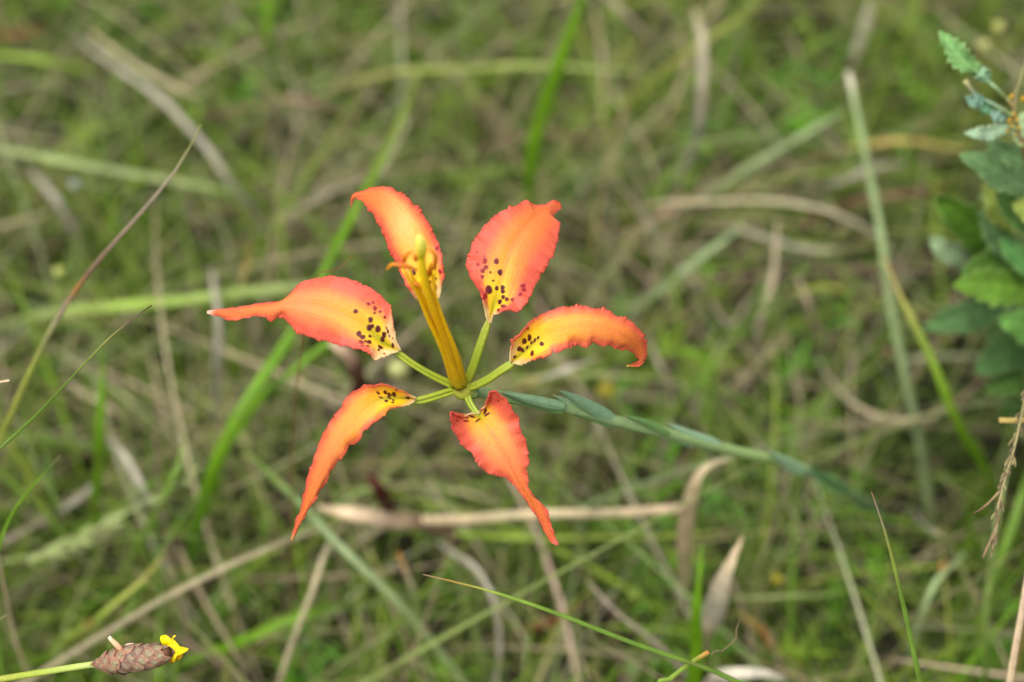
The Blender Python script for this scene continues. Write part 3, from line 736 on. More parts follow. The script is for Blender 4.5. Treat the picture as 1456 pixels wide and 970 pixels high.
# upper right petal
petal('petal',
      z2([(332, 692), (318, 660), (308, 620), (298, 575), (288, 538), (262, 502), (236, 455), (220, 418), (226, 368), (246, 310), (280, 250), (322, 200), (380, 150), (430, 121), (452, 121), (490, 95), (515, 84), (537, 104), (580, 110), (620, 106), (648, 88), (676, 95), (686, 118)]),
      z2([(335, 692), (352, 610), (372, 550), (395, 460), (430, 345), (478, 252), (540, 180), (600, 135), (650, 110), (685, 122)]),
      z2([(338, 692), (352, 652), (380, 640), (430, 626), (474, 636), (502, 605), (540, 545), (560, 500), (600, 430), (640, 365), (660, 310), (668, 260), (679, 202), (655, 186), (645, 165), (655, 148), (684, 128)]),
      [24, 34, 42, 44, 40, 32, 18, -4, -24], [6, 10, 4, -4, -8, -8, -6, -3, 0],
      [.4, .3, .1, .08, .12, .2, .2], [.85, .75, .7, .8, .9, 1.0, 1.0],
      [(366, 387, 11, 13), (384, 441, 11, 14), (310, 385, 9, 13), (314, 416, 10), (299, 433, 10), (275, 403, 8), (297, 463, 8), (337, 441, 5), (351, 482, 5), (328, 527, 16, 20), (368, 519, 8, 10), (398, 516, 9, 11), (400, 535, 9, 9), (401, 562, 8, 9), (385, 586, 8, 12, 20), (419, 573, 9), (447, 575, 8), (402, 608, 12, 7), (379, 628, 7), (310, 557, 9, 13), (302, 570, 6), (498, 507, 12, 9), (500, 526, 11, 9), (483, 550, 8), (355, 652, 4), (271, 343, 4), (306, 362, 4)],
      (600, 260, 3.465), 14, 'broad upper right petal with a notched tip', cream=.14, yl=.36, ylw=.48, peach=lin((244, 140, 54)),
      claw=[(660, 549, 0), (667, 536, 4), (674, 518, 10), (684, 488, 18), (693, 462, 23), (698, 450, 25)], claw_r=[5, 6.4, 6.4, 6.4, 6, 3.4])

# right petal, arched, tip curled under
petal('petal',
      z2([(436, 884), (434, 850), (440, 810), (460, 770), (490, 735), (520, 705), (545, 680), (590, 650), (650, 625), (700, 614), (770, 611), (850, 619), (920, 635), (970, 664), (1002, 671), (1042, 695), (1080, 740), (1099, 780), (1106, 832), (1096, 872), (1080, 892), (1050, 905), (1012, 898)]),
      z2([(440, 886), (500, 835), (560, 785), (640, 735), (760, 705), (880, 710), (980, 748), (1050, 805), (1078, 860), (1070, 886), (1040, 900), (1010, 902)]),
      z2([(446, 888), (490, 890), (550, 869), (630, 849), (640, 830), (700, 822), (740, 795), (800, 806), (840, 785), (890, 801), (920, 795), (960, 816), (1000, 815), (1045, 842), (1072, 868), (1066, 880), (1036, 893), (1010, 906)]),
      [22, 38, 50, 56, 54, 44, 26, -8, -30], [12, 20, 6, -5, -9, -9, -6, -2, 0],
      [.55, .5, .4, .32, .3, .3, .3], [1.05, 1.0, .95, 1.0, 1.0, 1.05, 1.1],
      [(192, 290, 9, 17), (165, 308, 12, 14), (220, 305, 5, 13, 20), (238, 291, 5, 9, 20), (203, 317, 5, 9, 20), (257, 324, 10), (181, 341, 5, 10, 15), (140, 348, 12), (157, 355, 7, 12, -20), (208, 376, 8, 14, 10), (115, 389, 9, 6, -40), (181, 243, 6)],
      zD, 21, 'arched right petal with its tip curled under', tail=(232, 176, 96), peach=lin((246, 154, 70)), cream=.13, yl=.31, ylw=.8, tooth=1.15, mid_line=.08, groove=.15,
      claw=[(660, 553, 0), (674, 549, 4), (693, 540, 11), (711, 528, 18), (728, 517, 23), (738, 510, 25)], claw_r=[5, 6, 6, 6, 6.4, 3])

# lower left petal, long and drooping
petal('petal',
      z3([(668, 186), (622, 164), (580, 146), (545, 131), (510, 121), (480, 125), (440, 126), (400, 141), (352, 170), (320, 220), (285, 270), (250, 322), (225, 372), (204, 424), (185, 482), (160, 552), (145, 622), (130, 692), (114, 742), (90, 810), (80, 850)]),
      z3([(666, 190), (600, 185), (540, 188), (480, 200), (420, 240), (360, 315), (300, 400), (240, 510), (190, 620), (145, 715), (105, 800), (82, 853)]),
      z3([(662, 196), (632, 216), (560, 231), (520, 256), (490, 290), (450, 315), (420, 345), (400, 385), (350, 410), (330, 450), (290, 490), (265, 530), (240, 580), (215, 622), (190, 662), (152, 722), (122, 775), (97, 832), (84, 856)]),
      [20, 36, 46, 46, 38, 24, 4, -20, -46], [12, 18, 6, -5, -9, -9, -6, -4, 0],
      [.5, .45, .4, .4, .35, .25, .2], [1.05, 1.02, 1.02, 1.05, 1.05, 1.0, .95],
      [(715, 720, 8, 13, -40), (767, 714, 12, 15, -30), (797, 732, 13, 17, -30), (832, 729, 15, 18, -20), (853, 697, 9, 7), (935, 755, 16, 12, 10), (735, 755, 14, 5, 15), (795, 757, 17, 6, 30), (775, 783, 12, 8), (825, 777, 10, 5, 20), (823, 795, 11, 4)],
      zA, 34, 'long drooping lower left petal', tail=(222, 160, 96), peach=lin((244, 138, 74)), cream=.08, yl=.22, ylw=.9, mid_line=.06, groove=.15,
      claw=[(652, 555, 2), (640, 557, 5), (611, 566, 13), (594, 570, 18), (580, 572, 20)], claw_r=[5, 6, 6, 6, 3])

# lower petal with two raised shoulders
petal('petal',
      z3([(948, 262), (930, 257), (905, 268), (885, 276), (858, 265), (829, 251), (834, 290), (840, 322), (860, 370), (900, 420), (940, 460), (985, 525), (1040, 546), (1090, 561), (1130, 592), (1165, 642), (1200, 692), (1240, 752), (1270, 812), (1300, 862), (1332, 879)]),
      z3([(955, 266), (985, 292), (1012, 326), (1060, 402), (1105, 482), (1140, 560), (1196, 655), (1250, 745), (1295, 825), (1336, 876)]),
      z3([(962, 262), (972, 240), (992, 225), (1006, 195), (1017, 154), (1050, 164), (1090, 190), (1115, 240), (1146, 272), (1155, 330), (1180, 382), (1190, 442), (1196, 492), (1185, 530), (1196, 576), (1192, 592), (1216, 642), (1246, 672), (1276, 702), (1296, 752), (1310, 810), (1338, 870)]),
      [10, 16, 24, 30, 30, 22, 8, -8, -24], [6, 34, 18, 3, -5, -5, -3, -2, 0],
      [.5, .25, .18, .2, .3, .3, .3], [.9, .75, .85, 1.0, 1.1, 1.1, 1.1],
      [(732, 765, 14, 36, 18), (755, 800, 34, 9, -35), (575, 835, 28, 10, 14), (505, 880, 34, 7, 6), (640, 875, 36, 6, -35), (543, 810, 18, 8, -20), (668, 743, 9, 16), (635, 752, 7, 10), (395, 870, 18, 9, 30), (878, 640, 10, 12), (520, 846, 14, 5)],
      zF, 42, 'lower petal with two raised shoulders and a narrow tail', tail=(214, 110, 100), peach=lin((244, 136, 78)), cream=.07, yl=.17, ylw=.5, mwarp=1.7, mid_line=.7,
      claw=[(658, 555, 2), (663, 561, 3), (668, 573, 6), (675, 584, 9), (682, 593, 12), (688, 600, 13)], claw_r=[5, 5.6, 5, 5, 4.6, 2.4])

# receptacle, stamens and style
v, f, c = tube([D(650, 547, 10), D(655, 553, 3), D(664, 557, -8), D(678, 559, -16)], [r * PX for r in (9, 15, 13, 8)], 18, .9, 0, [(0, 168, 166, 56), (.5, 160, 168, 62), (1, 116, 148, 96)], n=16)
part('receptacle', (v, f, c), M_green, lily, LO)

FIL = [(0, 160, 150, 24), (.15, 200, 156, 12), (.6, 244, 194, 10), (1, 250, 200, 24)]
def z6(x, y, d):
    return D(540 + x / 8.083, 330 + y / 8.083, d)
stamens = [
    # filament path (photo px, px in front), anther path
    ([(647, 549, 14), (632, 500, 72), (610, 455, 128), (594, 418, 172), (580, 395, 200), (572, 382, 212)], [z6(430, 440, 214), z6(340, 405, 214), z6(240, 380, 216), (None), z6(140, 375, 214), z6(78, 432, 206)]),
    ([(653, 551, 18), (639, 500, 82), (620, 455, 140), (604, 415, 186), (596, 395, 205)], [z6(530, 672, 182), z6(470, 625, 188), z6(400, 588, 190), z6(345, 572, 186)]),
    ([(658, 548, 14), (648, 505, 74), (632, 462, 128), (619, 420, 176), (617, 385, 212)], [z6(615, 600, 186), z6(620, 480, 200), z6(640, 340, 214), z6(640, 265, 222), z6(600, 222, 226), z6(548, 192, 226)]),
    ([(650, 545, 8), (637, 500, 66), (618, 455, 120), (600, 420, 165), (582, 385, 208)], [z6(278, 345, 212), z6(288, 300, 218), z6(320, 250, 222), z6(380, 215, 222)]),
    ([(656, 543, 8), (644, 500, 64), (625, 455, 118), (610, 412, 172), (600, 375, 214)], [z6(425, 330, 212), z6(405, 290, 218), z6(388, 248, 220)]),
    ([(660, 545, 6), (651, 510, 52), (634, 465, 112), (617, 425, 160), (606, 390, 204)], [z6(560, 520, 196), z6(575, 440, 206), z6(590, 350, 212)]),
]
FR = [[6.5, 6, 5, 3.4, 2.6, 2.2], [7, 6.6, 5.4, 3.6, 2.6, 2.2], [6.5, 6, 4.6, 3.2, 2.4, 2], [6, 5.6, 4.6, 3, 2.4, 2], [6, 5.6, 4.6, 3, 2.2, 2], [5.5, 5, 4.2, 3, 2.2, 2]]
for k, (fp, ap) in enumerate(stamens):
    st = part('stamen', tube([D(*q) for q in fp], [r * PX for r in FR[k]], 12, .9, .3 * k, FIL, n=30), M_green, lily, LO)
    ap = [q for q in ap if q is not None]
    part('anther', tube(ap, [r * PX for r in (1.8, 2.9, 3.0, 2.6, 1.2)], 10, .8, 0, [(0, 150, 76, 4), (.4, 190, 104, 6), (1, 220, 140, 24)], n=24), M_green, st, LO)
sty = part('style', tube([D(654, 547, 22), D(640, 500, 84), D(622, 455, 142), D(606, 408, 198), D(600, 372, 236), D(598, 352, 254)], [r * PX for r in (5, 5, 5, 4.8, 4.6, 5)], 14, 1, 0, [(0, 170, 140, 20), (.5, 232, 170, 10), (.85, 244, 204, 20), (1, 240, 212, 40)], n=34), M_green, lily, LO)
v, f, c = tube([D(599.5, 364, 246), D(598.5, 354, 254), D(597.5, 345, 262), D(596.5, 338, 268), D(596, 334, 271)], [r * PX for r in (5, 7.2, 7.6, 6.2, 1.6)], 24, 1, 0, [(0, 240, 206, 30), (.5, 236, 222, 80), (1, 226, 222, 110)], n=20)
vv = np.asarray(v).reshape(20, 24, 3)
ctr = vv.mean(1, keepdims=True)
vv = ctr + (vv - ctr) * (1 + .12 * np.cos(3 * np.linspace(0, 2 * math.pi, 24, endpoint=False)))[None, :, None]
part('stigma', (vv.reshape(-1, 3), f, c), M_green, sty, LO)

# stem and its clasping leaves
STEM = [(664, 556, .472), (700, 561, .475), (740, 567, .480), (790, 576, .488), (840, 588, .497), (880, 600, .506), (940, 614, .522), (1000, 630, .542), (1060, 645, .563), (1110, 656, .584), (1160, 675, .612), (1205, 700, .650), (1245, 725, .700)]
sp3 = [P(*q) for q in STEM] + [np.array([lily_foot[0], lily_foot[1], -.006])]
part('stem', tube(sp3, [.0015, .0016, .0017, .0018, .0018, .0018, .0018, .0018, .0018, .0018, .0018, .0019, .002, .0022], 14, 1, 0, [(0, 132, 160, 108), (.15, 152, 178, 120), (.45, 160, 182, 112), (.7, 120, 150, 106), (1, 100, 130, 90)], n=70), M_glauc, lily, LO)

def stem_leaf(base, tip, hw, db, dt, colr, bow=4.0, lift=3.0, nt=36, ns=11):
    """clasping leaf: base and tip in photo px, half width px, distances"""
    t = np.linspace(0, 1, nt)
    s = np.linspace(-1, 1, ns)
    b, e = np.array(base, float), np.array(tip, float)
    ax = unit(e - b)
    nr = np.array([ax[1], -ax[0]])
    T, Sx = np.meshgrid(t, s, indexing='ij')
    w = .86 * hw * np.minimum(1, .55 + 2.4 * T) * (1 - T ** 2.6) + .4
    q = b + (e - b) * T[..., None] + nr * (bow * np.sin(T * math.pi))[..., None] + nr * (Sx * w)[..., None]
    dd = db + (dt - db) * T - PX * (hw * .75 * (1 - .8 * Sx ** 2) + 2 + lift * np.sin(T * math.pi) + 1.2 * np.exp(-(Sx / .16) ** 2))
    V = P(q[..., 0:1], q[..., 1:2], dd[..., None]).reshape(-1, 3)
    i = np.arange(nt * ns).reshape(nt, ns)
    F = np.stack([i[:-1, :-1], i[1:, :-1], i[1:, 1:], i[:-1, 1:]], -1).reshape(-1, 4)
    c = lin(colr) * (1 + .16 * np.sin(Sx * 13 + 2 * T)[..., None] - .15 * T[..., None] + .35 * np.exp(-((np.abs(Sx) - .97) / .06) ** 2)[..., None])
    bt = sst(.9, 1.0, T)[..., None] * .7
    c = c * (1 - bt) + lin((150, 130, 88)) * bt
    o = link('leaf', mesh_from('leaf', V - LO, F, M_glauc, c.reshape(-1, 3)), lily)
    so = o.modifiers.new('thickness', 'SOLIDIFY')
    so.thickness = .0004
    so.offset = 0
    return o
GL, GL2, GD = (136, 172, 130), (156, 188, 148), (120, 158, 92)
stem_leaf((804, 579), (712, 558), 8, .489, .473, GL, 1, 2)
stem_leaf((800, 586), (716, 570), 5, .490, .476, GD, -2, 0)
stem_leaf((878, 600), (786, 562), 9, .506, .488, GL2, 3, 2)
stem_leaf((878, 602), (794, 555), 11, .506, .483, GL, -1, 5)
stem_leaf((872, 606), (812, 588), 6, .506, .492, GD, -3, 1)
stem_leaf((952, 618), (888, 592), 6, .523, .503, GD, -3, 3)
stem_leaf((985, 632), (900, 604), 8, .537, .512, GL, -3, 1)
stem_leaf((1024, 634), (948, 602), 9, .549, .524, GL2, 2, 4)
stem_leaf((1018, 640), (925, 616), 7, .551, .522, GL, -4, 0)
stem_leaf((1092, 654), (1018, 634), 8, .576, .548, GD, -2, 2)
stem_leaf((1146, 672), (1092, 640), 10, .597, .566, GL2, 2, 4)
stem_leaf((1200, 700), (1142, 668), 11, .634, .594, GL, -3, 3)
stem_leaf((1208, 698), (1150, 660), 8, .636, .594, (96, 138, 80), 4, 4)
stem_leaf((1238, 722), (1186, 688), 10, .692, .628, (84, 122, 112), 0, 4)

# ------------------------------------------------------------------ yellow flowered cone on its wiry stalk
yeg_foot = np.array([*(P(-60, 975, .50))[:2] + np.array([-.05, -.01]), 0.])
yeg = thing('yellow_eyed_grass', 'brown scaly cone with a crumpled yellow flower on a slender stalk', 'wildflower', yeg_foot)
base3, tip3 = P(131, 945, .468), P(241, 929, .462)
axis = unit(tip3 - base3)
clen = np.linalg.norm(tip3 - base3)
stalk = [np.array([*yeg_foot[:2], -.006]), np.array([*(yeg_foot[:2] + [.01, .0]), .10]), P(-90, 985, .49), P(-40, 973, .482), P(0, 966, .478), P(60, 956, .473), P(110, 948, .469), P(140, 944, .468)]
part('stalk', tube(stalk, [.0012, .0012, .0011, .0011, .0010, .0010, .0010, .0009], 10, .7, 0, [(0, 130, 140, 60), (.5, 176, 160, 90), (.72, 150, 160, 60), (.82, 176, 150, 90), (.92, 150, 166, 60), (1, 176, 190, 110)], n=60), M_green, yeg, yeg_foot)
e1 = unit(np.cross(axis, CF))
e2 = np.cross(axis, e1)
prof = [(0, .10), (.06, .28), (.2, .72), (.35, .95), (.5, 1.0), (.65, .97), (.8, .86), (.92, .66), (1, .40)]
RM = 19.5 * PX
def crad(u):
    return RM * float(interp(prof, np.array([u]))[0, 0])
us = np.linspace(0, 1, 24)
part('cone_core', tube([base3 + axis * clen * u for u in us], [crad(u) * .86 for u in us], 20, 1, 0, [(0, 110, 84, 70), (1, 104, 70, 48)]), M_bract, yeg, yeg_foot)

def bract_mesh(k):
    """rounded cupped scale, x across, y towards its tip, z outwards; unit sized"""
    nt, ns = 9, 9
    r = np.random.default_rng(k)
    V, C = [], []
    for i in range(nt):
        t = i / (nt - 1)
        w = .62 * math.sin(math.pi * (.18 + .80 * t)) ** .6 if t < 1 else .10
        for j in range(ns):
            s = -1 + 2 * j / (ns - 1)
            x = s * w * (1 + .05 * r.standard_normal())
            V.append((x, t * 1.3 - .5, .09 * (1 - s * s) * math.sin(math.pi * min(1, t * .8 + .1)) - .42 * x * x + .05 * t))
            q = math.hypot(s * .95, (t - .62) * 2.6)
            cen = np.array(lin([(140, 138, 104), (128, 128, 100), (146, 132, 104)][k % 3]))
            mid = np.array(lin([(136, 98, 82), (150, 106, 84), (116, 86, 80)][k % 3]))
            rim = np.array(lin([(186, 140, 114), (172, 124, 98), (154, 112, 92)][k % 3]))
            a = float(sst(.2 + .1 * (k % 2), .8, np.array(q))) * (.9 if k % 2 else .75) + .1
            b = float(sst(.85, 1.05, np.array(max(abs(s), t))))
            cc = (cen * (1 - a) + mid * a) * (1 - b) + rim * b
            C.append(cc * (1 + .2 * r.standard_normal()))
    i = np.arange(nt * ns).reshape(nt, ns)
    F = np.stack([i[:-1, :-1], i[:-1, 1:], i[1:, 1:], i[1:, :-1]], -1).reshape(-1, 4)
    return mesh_from('bract', V, F, M_bract, np.array(C))
bms = [bract_mesh(k) for k in range(5)]
NB = 58
for k in range(NB):
    u = .03 + .93 * (k / (NB - 1))
    ang = k * 2.39996
    rad_dir = math.cos(ang) * e1 + math.sin(ang) * e2
    sl = (crad(min(1, u + .04)) - crad(max(0, u - .04))) / (.08 * clen)
    ydir = unit(axis + rad_dir * (sl + .09))
    xdir = unit(np.cross(ydir, rad_dir))
    zdir = np.cross(xdir, ydir)
    size = (.0031 if u > .12 else .0021) * (1.0 if u < .85 else .8) * random.uniform(.9, 1.12)
    pos = base3 + axis * clen * u + rad_dir * crad(u) * .93 - yeg_foot
    o = link('bract', bms[k % 5], yeg)
    m = Matrix([[xdir[i] * size, ydir[i] * size, zdir[i] * size, pos[i]] for i in range(3)] + [[0, 0, 0, 1]])
    o.matrix_local = m

def y5(x, y, d=2.0):
    return D(120 + x / 9.1, 890 + y / 9.1, d)
def sheet(outl, mat, colr, parent, org, name, nt=14, ns=9, ruf=1.0, seed=1, thick=.0002):
    """outl: rows of (left, right) world points; ruffled sheet"""
    A = catmull([a for a, b in outl], nt)
    Bq = catmull([b for a, b in outl], nt)
    s = np.linspace(0, 1, ns)
    V = A[:, None, :] * (1 - s)[None, :, None] + Bq[:, None, :] * s[None, :, None]
    T, Sx = np.meshgrid(np.linspace(0, 1, nt), s, indexing='ij')
    w = wave(T * 7 + Sx * 5, seed, [(1, 1), (2.3, .6)]) + wave(Sx * 9 - T * 3, seed + 1, [(1, .7)])
    V = V - CF * (w * ruf * PX * .9 + 6 * PX)[..., None]
    i = np.arange(nt * ns).reshape(nt, ns)
    F = np.stack([i[:-1, :-1], i[1:, :-1], i[1:, 1:], i[:-1, 1:]], -1).reshape(-1, 4)
    c = lin(colr) * (1 - .08 * np.clip(w, -1, 1)[..., None])
    o = part(name, (V.reshape(-1, 3), F, c.reshape(-1, 3)), mat, parent, org)
    so = o.modifiers.new('thickness', 'SOLIDIFY')
    so.thickness = thick
    return o
Y = (250, 222, 16)
sheet([(y5(1130, 330, 2), y5(1060, 300, -4)), (y5(1130, 280, 4), y5(1000, 255, -2)), (y5(1150, 220, 8), y5(1015, 225, 2)), (y5(1125, 160, 8), y5(996, 190, 2)), (y5(1080, 116, 4), y5(988, 145, 0)), (y5(1040, 106, 0), y5(1005, 118, -2))], M_yellow, Y, yeg, yeg_foot, 'petal', seed=3)
sheet([(y5(1060, 330, 4), y5(1110, 330, 0)), (y5(1080, 330, 8), y5(1150, 310, 6)), (y5(1095, 360, 12), y5(1210, 340, 12)), (y5(1115, 410, 12), y5(1205, 390, 13)), (y5(1140, 445, 9), y5(1190, 440, 10)), (y5(1165, 466, 6), y5(1180, 464, 6))], M_yellow, Y, yeg, yeg_foot, 'petal', seed=5)
sheet([(y5(1075, 330, 2), y5(1080, 170, 0)), (y5(1130, 370, 8), y5(1140, 160, 4)), (y5(1190, 385, 11), y5(1190, 195, 6)), (y5(1240, 370, 10), y5(1245, 250, 5)), (y5(1290, 346, 8), y5(1290, 260, 3)), (y5(1340, 315, 6), y5(1330, 270, 2)), (y5(1360, 292, 4), y5(1357, 286, 3))], M_yellow, Y, yeg, yeg_foot, 'petal', seed=7, ruf=1.3)
sheet([(y5(1190, 330, 5), y5(1240, 320, 4)), (y5(1180, 370, 8), y5(1280, 360, 4)), (y5(1200, 410, 6), y5(1272, 395, 3)), (y5(1205, 440, 4), y5(1225, 442, 3))], M_yellow, (226, 178, 16), yeg, yeg_foot, 'petal', seed=9)
part('stamen', tube([y5(1130, 180, 6), y5(1150, 150, 7), y5(1165, 132, 8), y5(1182, 132, 8)], [r * PX for r in (1.0, 1.0, 1.5, 1.2)], 8, .8, 0, [(0, *Y), (1, 250, 220, 70)], n=10), M_yellow, yeg, yeg_foot)
part('calyx', tube([y5(1020, 380, -4), y5(1070, 400, 0), y5(1120, 440, 2), y5(1155, 462, 2)], [r * PX for r in (9, 9, 6, 1.5)], 12, .8, 0, [(0, 120, 76, 40), (.5, 190, 112, 30), (1, 214, 130, 20)], n=12), M_bract, yeg, yeg_foot)
part('spent_sheath', tube([y5(500, 335, 14), y5(450, 280, 18), y5(390, 220, 20), y5(345, 175, 20), y5(322, 145, 18)], [r * PX for r in (2.2, 4.0, 4.0, 3.2, 2.4)], 12, .6, 0, [(0, 190, 130, 100), (.4, 224, 180, 140), (.85, 226, 196, 160), (1, 240, 236, 226)], n=18), M_dry, yeg, yeg_foot)
part('dry_fringe', tube([y5(500, 280, 6), y5(545, 245, 8), y5(595, 232, 8), y5(648, 230, 6)], [r * PX for r in (.8, 1.4, 1.2, .5)], 8, .4, 0, [(0, 190, 170, 150), (1, 214, 190, 170)], n=12), M_dry, yeg, yeg_foot)

# ------------------------------------------------------------------ leafy plant at the right
shr_foot = np.array([*G(1500, 700, 0)[:2], 0.])
shrub = thing('leafy_plant', 'leafy plant with toothed green leaves and tiny yellow buds beside the lily', 'plant', shr_foot)
sstem = [np.array([*shr_foot[:2], -.006]), P(1500, 620, .68), P(1490, 500, .65), P(1478, 400, .62), P(1470, 300, .58), P(1458, 220, .545), P(1446, 180, .54), P(1440, 150, .538), P(1452, 110, .536), P(1470, 60, .535)]
part('stem', tube(sstem, [.0022, .0022, .002, .0018, .0016, .0014, .0012, .001, .0009, .0006], 10, 1, 0, [(0, 110, 90, 60), (.5, 110, 110, 60), (.7, 140, 80, 60), (.85, 130, 74, 60), (1, 120, 140, 80)], n=60), M_green, shrub, shr_foot)

def leaf(base, tip, hw, db, dt, colr, bow=0., arch=14., teeth=.10, seed=1, petiole=None, fold=.35, nt=40, ns=13, roll=0.):
    t = np.linspace(0, 1, nt)
    s = np.linspace(-1, 1, ns)
    b, e = np.array(base, float), np.array(tip, float)
    back = .035 * float(sst(200, 330, np.array(float(base[1]))))
    db, dt = db + back, dt + back
    ax = unit(e - b)
    nr = np.array([ax[1], -ax[0]])
    T, Sx = np.meshgrid(t, s, indexing='ij')
    rr = np.random.default_rng(seed)
    saw = np.abs(((T * 7 + rr.random() + .2 * Sx) % 1) - .3)
    w = 1.3 * hw * np.sin(math.pi * np.clip(T, 0, 1) ** .8) ** .7 * (1 - (teeth + .06) * 2.4 * saw * sst(.4, 1, np.abs(Sx))) * (1 + .10 * np.sin(T * 11 + seed + 2 * (Sx > 0))) + .8
    wavy = wave(T * 9 + (Sx > 0) * 2, seed, [(1, .7), (2.1, .5)])
    q = b + (e - b) * T[..., None] + nr * (bow * np.sin(T * math.pi))[..., None] + nr * (Sx * w)[..., None]
    dd = db + (dt - db) * T - PX * (arch * np.sin(T * math.pi) + fold * hw * np.abs(Sx) * np.sin(T * math.pi) + roll * hw * Sx + wavy * 6 * np.abs(Sx)
                                    + .8 * np.sin(T * 42 + np.abs(Sx) * -9) * np.minimum(1, 4 * np.abs(Sx)))
    V = P(q[..., 0:1], q[..., 1:2], dd[..., None]).reshape(-1, 3)
    i = np.arange(nt * ns).reshape(nt, ns)
    F = np.stack([i[:-1, :-1], i[1:, :-1], i[1:, 1:], i[:-1, 1:]], -1).reshape(-1, 4)
    c = lin(colr) * (1 + .35 * np.exp(-(Sx / .1) ** 2)[..., None] + .12 * np.sin(T * 42 + np.abs(Sx) * -9)[..., None] + .15 * wavy[..., None] * .4)
    rimw = sst(.9, 1, np.abs(Sx))[..., None] * .3
    c = c * (1 - rimw) + lin((170, 180, 120)) * rimw
    o = part('leaf', (V.reshape(-1, 3), F, c.reshape(-1, 3)), M_shrub, shrub, shr_foot)
    so = o.modifiers.new('thickness', 'SOLIDIFY')
    so.thickness = .0004
    p0 = P(*base, db)
    st = min(np.vstack([catmull(sstem, 60)]), key=lambda q_: np.linalg.norm(q_ - p0)) if petiole is None else P(*petiole)
    part('petiole', tube([st, (st + p0) / 2 - CF * .001, p0, P(*(b + (e - b) * .12), db + (dt - db) * .12 - PX * arch * .35)], [.0008, .0007, .0007, .0004], 8, .9, 0, [(0, 120, 130, 70), (1, *[min(255, q_ * 1.1) for q_ in colr])], n=14), M_green, o, shr_foot)
    return o
BG, DG, BRG, PAL, YG = (108, 142, 88), (76, 112, 30), (100, 138, 48), (142, 164, 122), (160, 176, 84)
leaf((1393, 106), (1337, 44), 14, .535, .53, (116, 158, 92), 4, 10, .25, 1, petiole=(1426, 136, .536))
leaf((1404, 116), (1398, 95), 9, .533, .532, (126, 160, 122), 3, 6, .2, 2, petiole=(1428, 138, .536))
leaf((1400, 142), (1372, 141), 8, .536, .534, (112, 146, 124), 2, 6, .1, 3, petiole=(1438, 165, .539))
leaf((1408, 146), (1394, 160), 7, .538, .536, (86, 130, 92), 2, 6, .1, 4, petiole=(1438, 166, .539))
leaf((1432, 166), (1408, 160), 7, .54, .536, (126, 158, 136), 2, 6, .1, 5)
leaf((1434, 180), (1372, 189), 9, .54, .532, (140, 166, 132), 5, 8, .2, 6)
leaf((1448, 205), (1456, 160), 9, .542, .54, (146, 168, 120), 3, 8, .2, 21)
leaf((1468, 275), (1366, 218), 19, .555, .54, BG, -4, 16, .08, 7, roll=.3)
leaf((1472, 240), (1400, 196), 12, .55, .545, BG, 2, 12, .08, 22, roll=-.3)
leaf((1440, 330), (1404, 250), 17, .565, .55, YG, 4, 12, .2, 8, roll=-.4)
leaf((1478, 330), (1418, 268), 17, .555, .545, (92, 130, 62), 4, 12, .2, 23)
leaf((1440, 376), (1332, 280), 25, .60, .57, DG, -2, 18, .06, 9, roll=-.2)
leaf((1462, 380), (1392, 300), 17, .585, .56, BG, 2, 14, .08, 24, roll=.3)
leaf((1398, 374), (1320, 338), 15, .60, .585, PAL, 6, 14, .06, 10)
leaf((1486, 358), (1366, 392), 20, .59, .575, (84, 120, 46), -4, 16, .06, 11, roll=.2)
leaf((1490, 420), (1354, 406), 23, .585, .562, BRG, -6, 18, .14, 12)
leaf((1440, 425), (1312, 466), 19, .62, .605, (84, 118, 68), 4, 16, .06, 13)
leaf((1492, 485), (1420, 452), 19, .59, .57, (106, 154, 72), -4, 12, .12, 14)
leaf((1494, 480), (1386, 528), 26, .63, .61, (76, 110, 58), -6, 16, .06, 15)
leaf((1490, 390), (1422, 340), 16, .575, .56, (96, 146, 78), 4, 14, .1, 16)
leaf((1500, 560), (1420, 590), 20, .66, .65, (70, 102, 40), -4, 14, .06, 25)
leaf((1480, 300), (1440, 290), 16, .55, .545, YG, 0, 8, .12, 26)
rs = np.random.default_rng(4)
for k in range(14):                                    # smaller leaves deeper inside the plant
    bx, by, dd = rs.uniform(1420, 1490), rs.uniform(270, 560), rs.uniform(.60, .65)
    leaf((bx, by), (bx - rs.uniform(45, 80), by + rs.uniform(-45, 40)), rs.uniform(10, 16), dd, dd + rs.uniform(-.02, .03), [(96, 128, 70), (78, 110, 46), (112, 142, 84)][k % 3], rs.uniform(-5, 5), 12, .08, 90 + k, roll=rs.uniform(-.4, .4))
for k in range(34):                                    # far side of the plant, out of view: leaves added to shade the right
    bx, by, dd = 1480 + rs.uniform(-5, 40), rs.uniform(150, 760), rs.uniform(.53, .68)
    leaf((bx, by), (bx + rs.uniform(70, 150), by + rs.uniform(-70, 50)), rs.uniform(18, 28), dd, dd + rs.uniform(-.05, .05), [BG, DG, BRG][k % 3], rs.uniform(-5, 5), 16, .08, 40 + k, roll=rs.uniform(-.4, .4))
part('sprig', tube([P(1441, 152, .538), P(1432, 141, .537), P(1418, 127, .536), P(1404, 113, .535), P(1393, 104, .535)], [.0006, .0006, .0006, .0005, .0004], 8, 1, 0, [(0, 150, 120, 70), (.3, 150, 160, 100), (1, 150, 178, 110)], n=20), M_green, shrub, shr_foot)
part('sprig', tube([P(1446, 178, .54), P(1432, 158, .539), P(1412, 148, .538), P(1392, 138, .536), P(1380, 126, .535), P(1372, 115, .534)], [.0006, .0005, .0005, .0004, .0004, .0008], 8, 1, 0, [(0, 130, 110, 90), (.8, 140, 150, 130), (1, 190, 180, 120)], n=20), M_green, shrub, shr_foot)
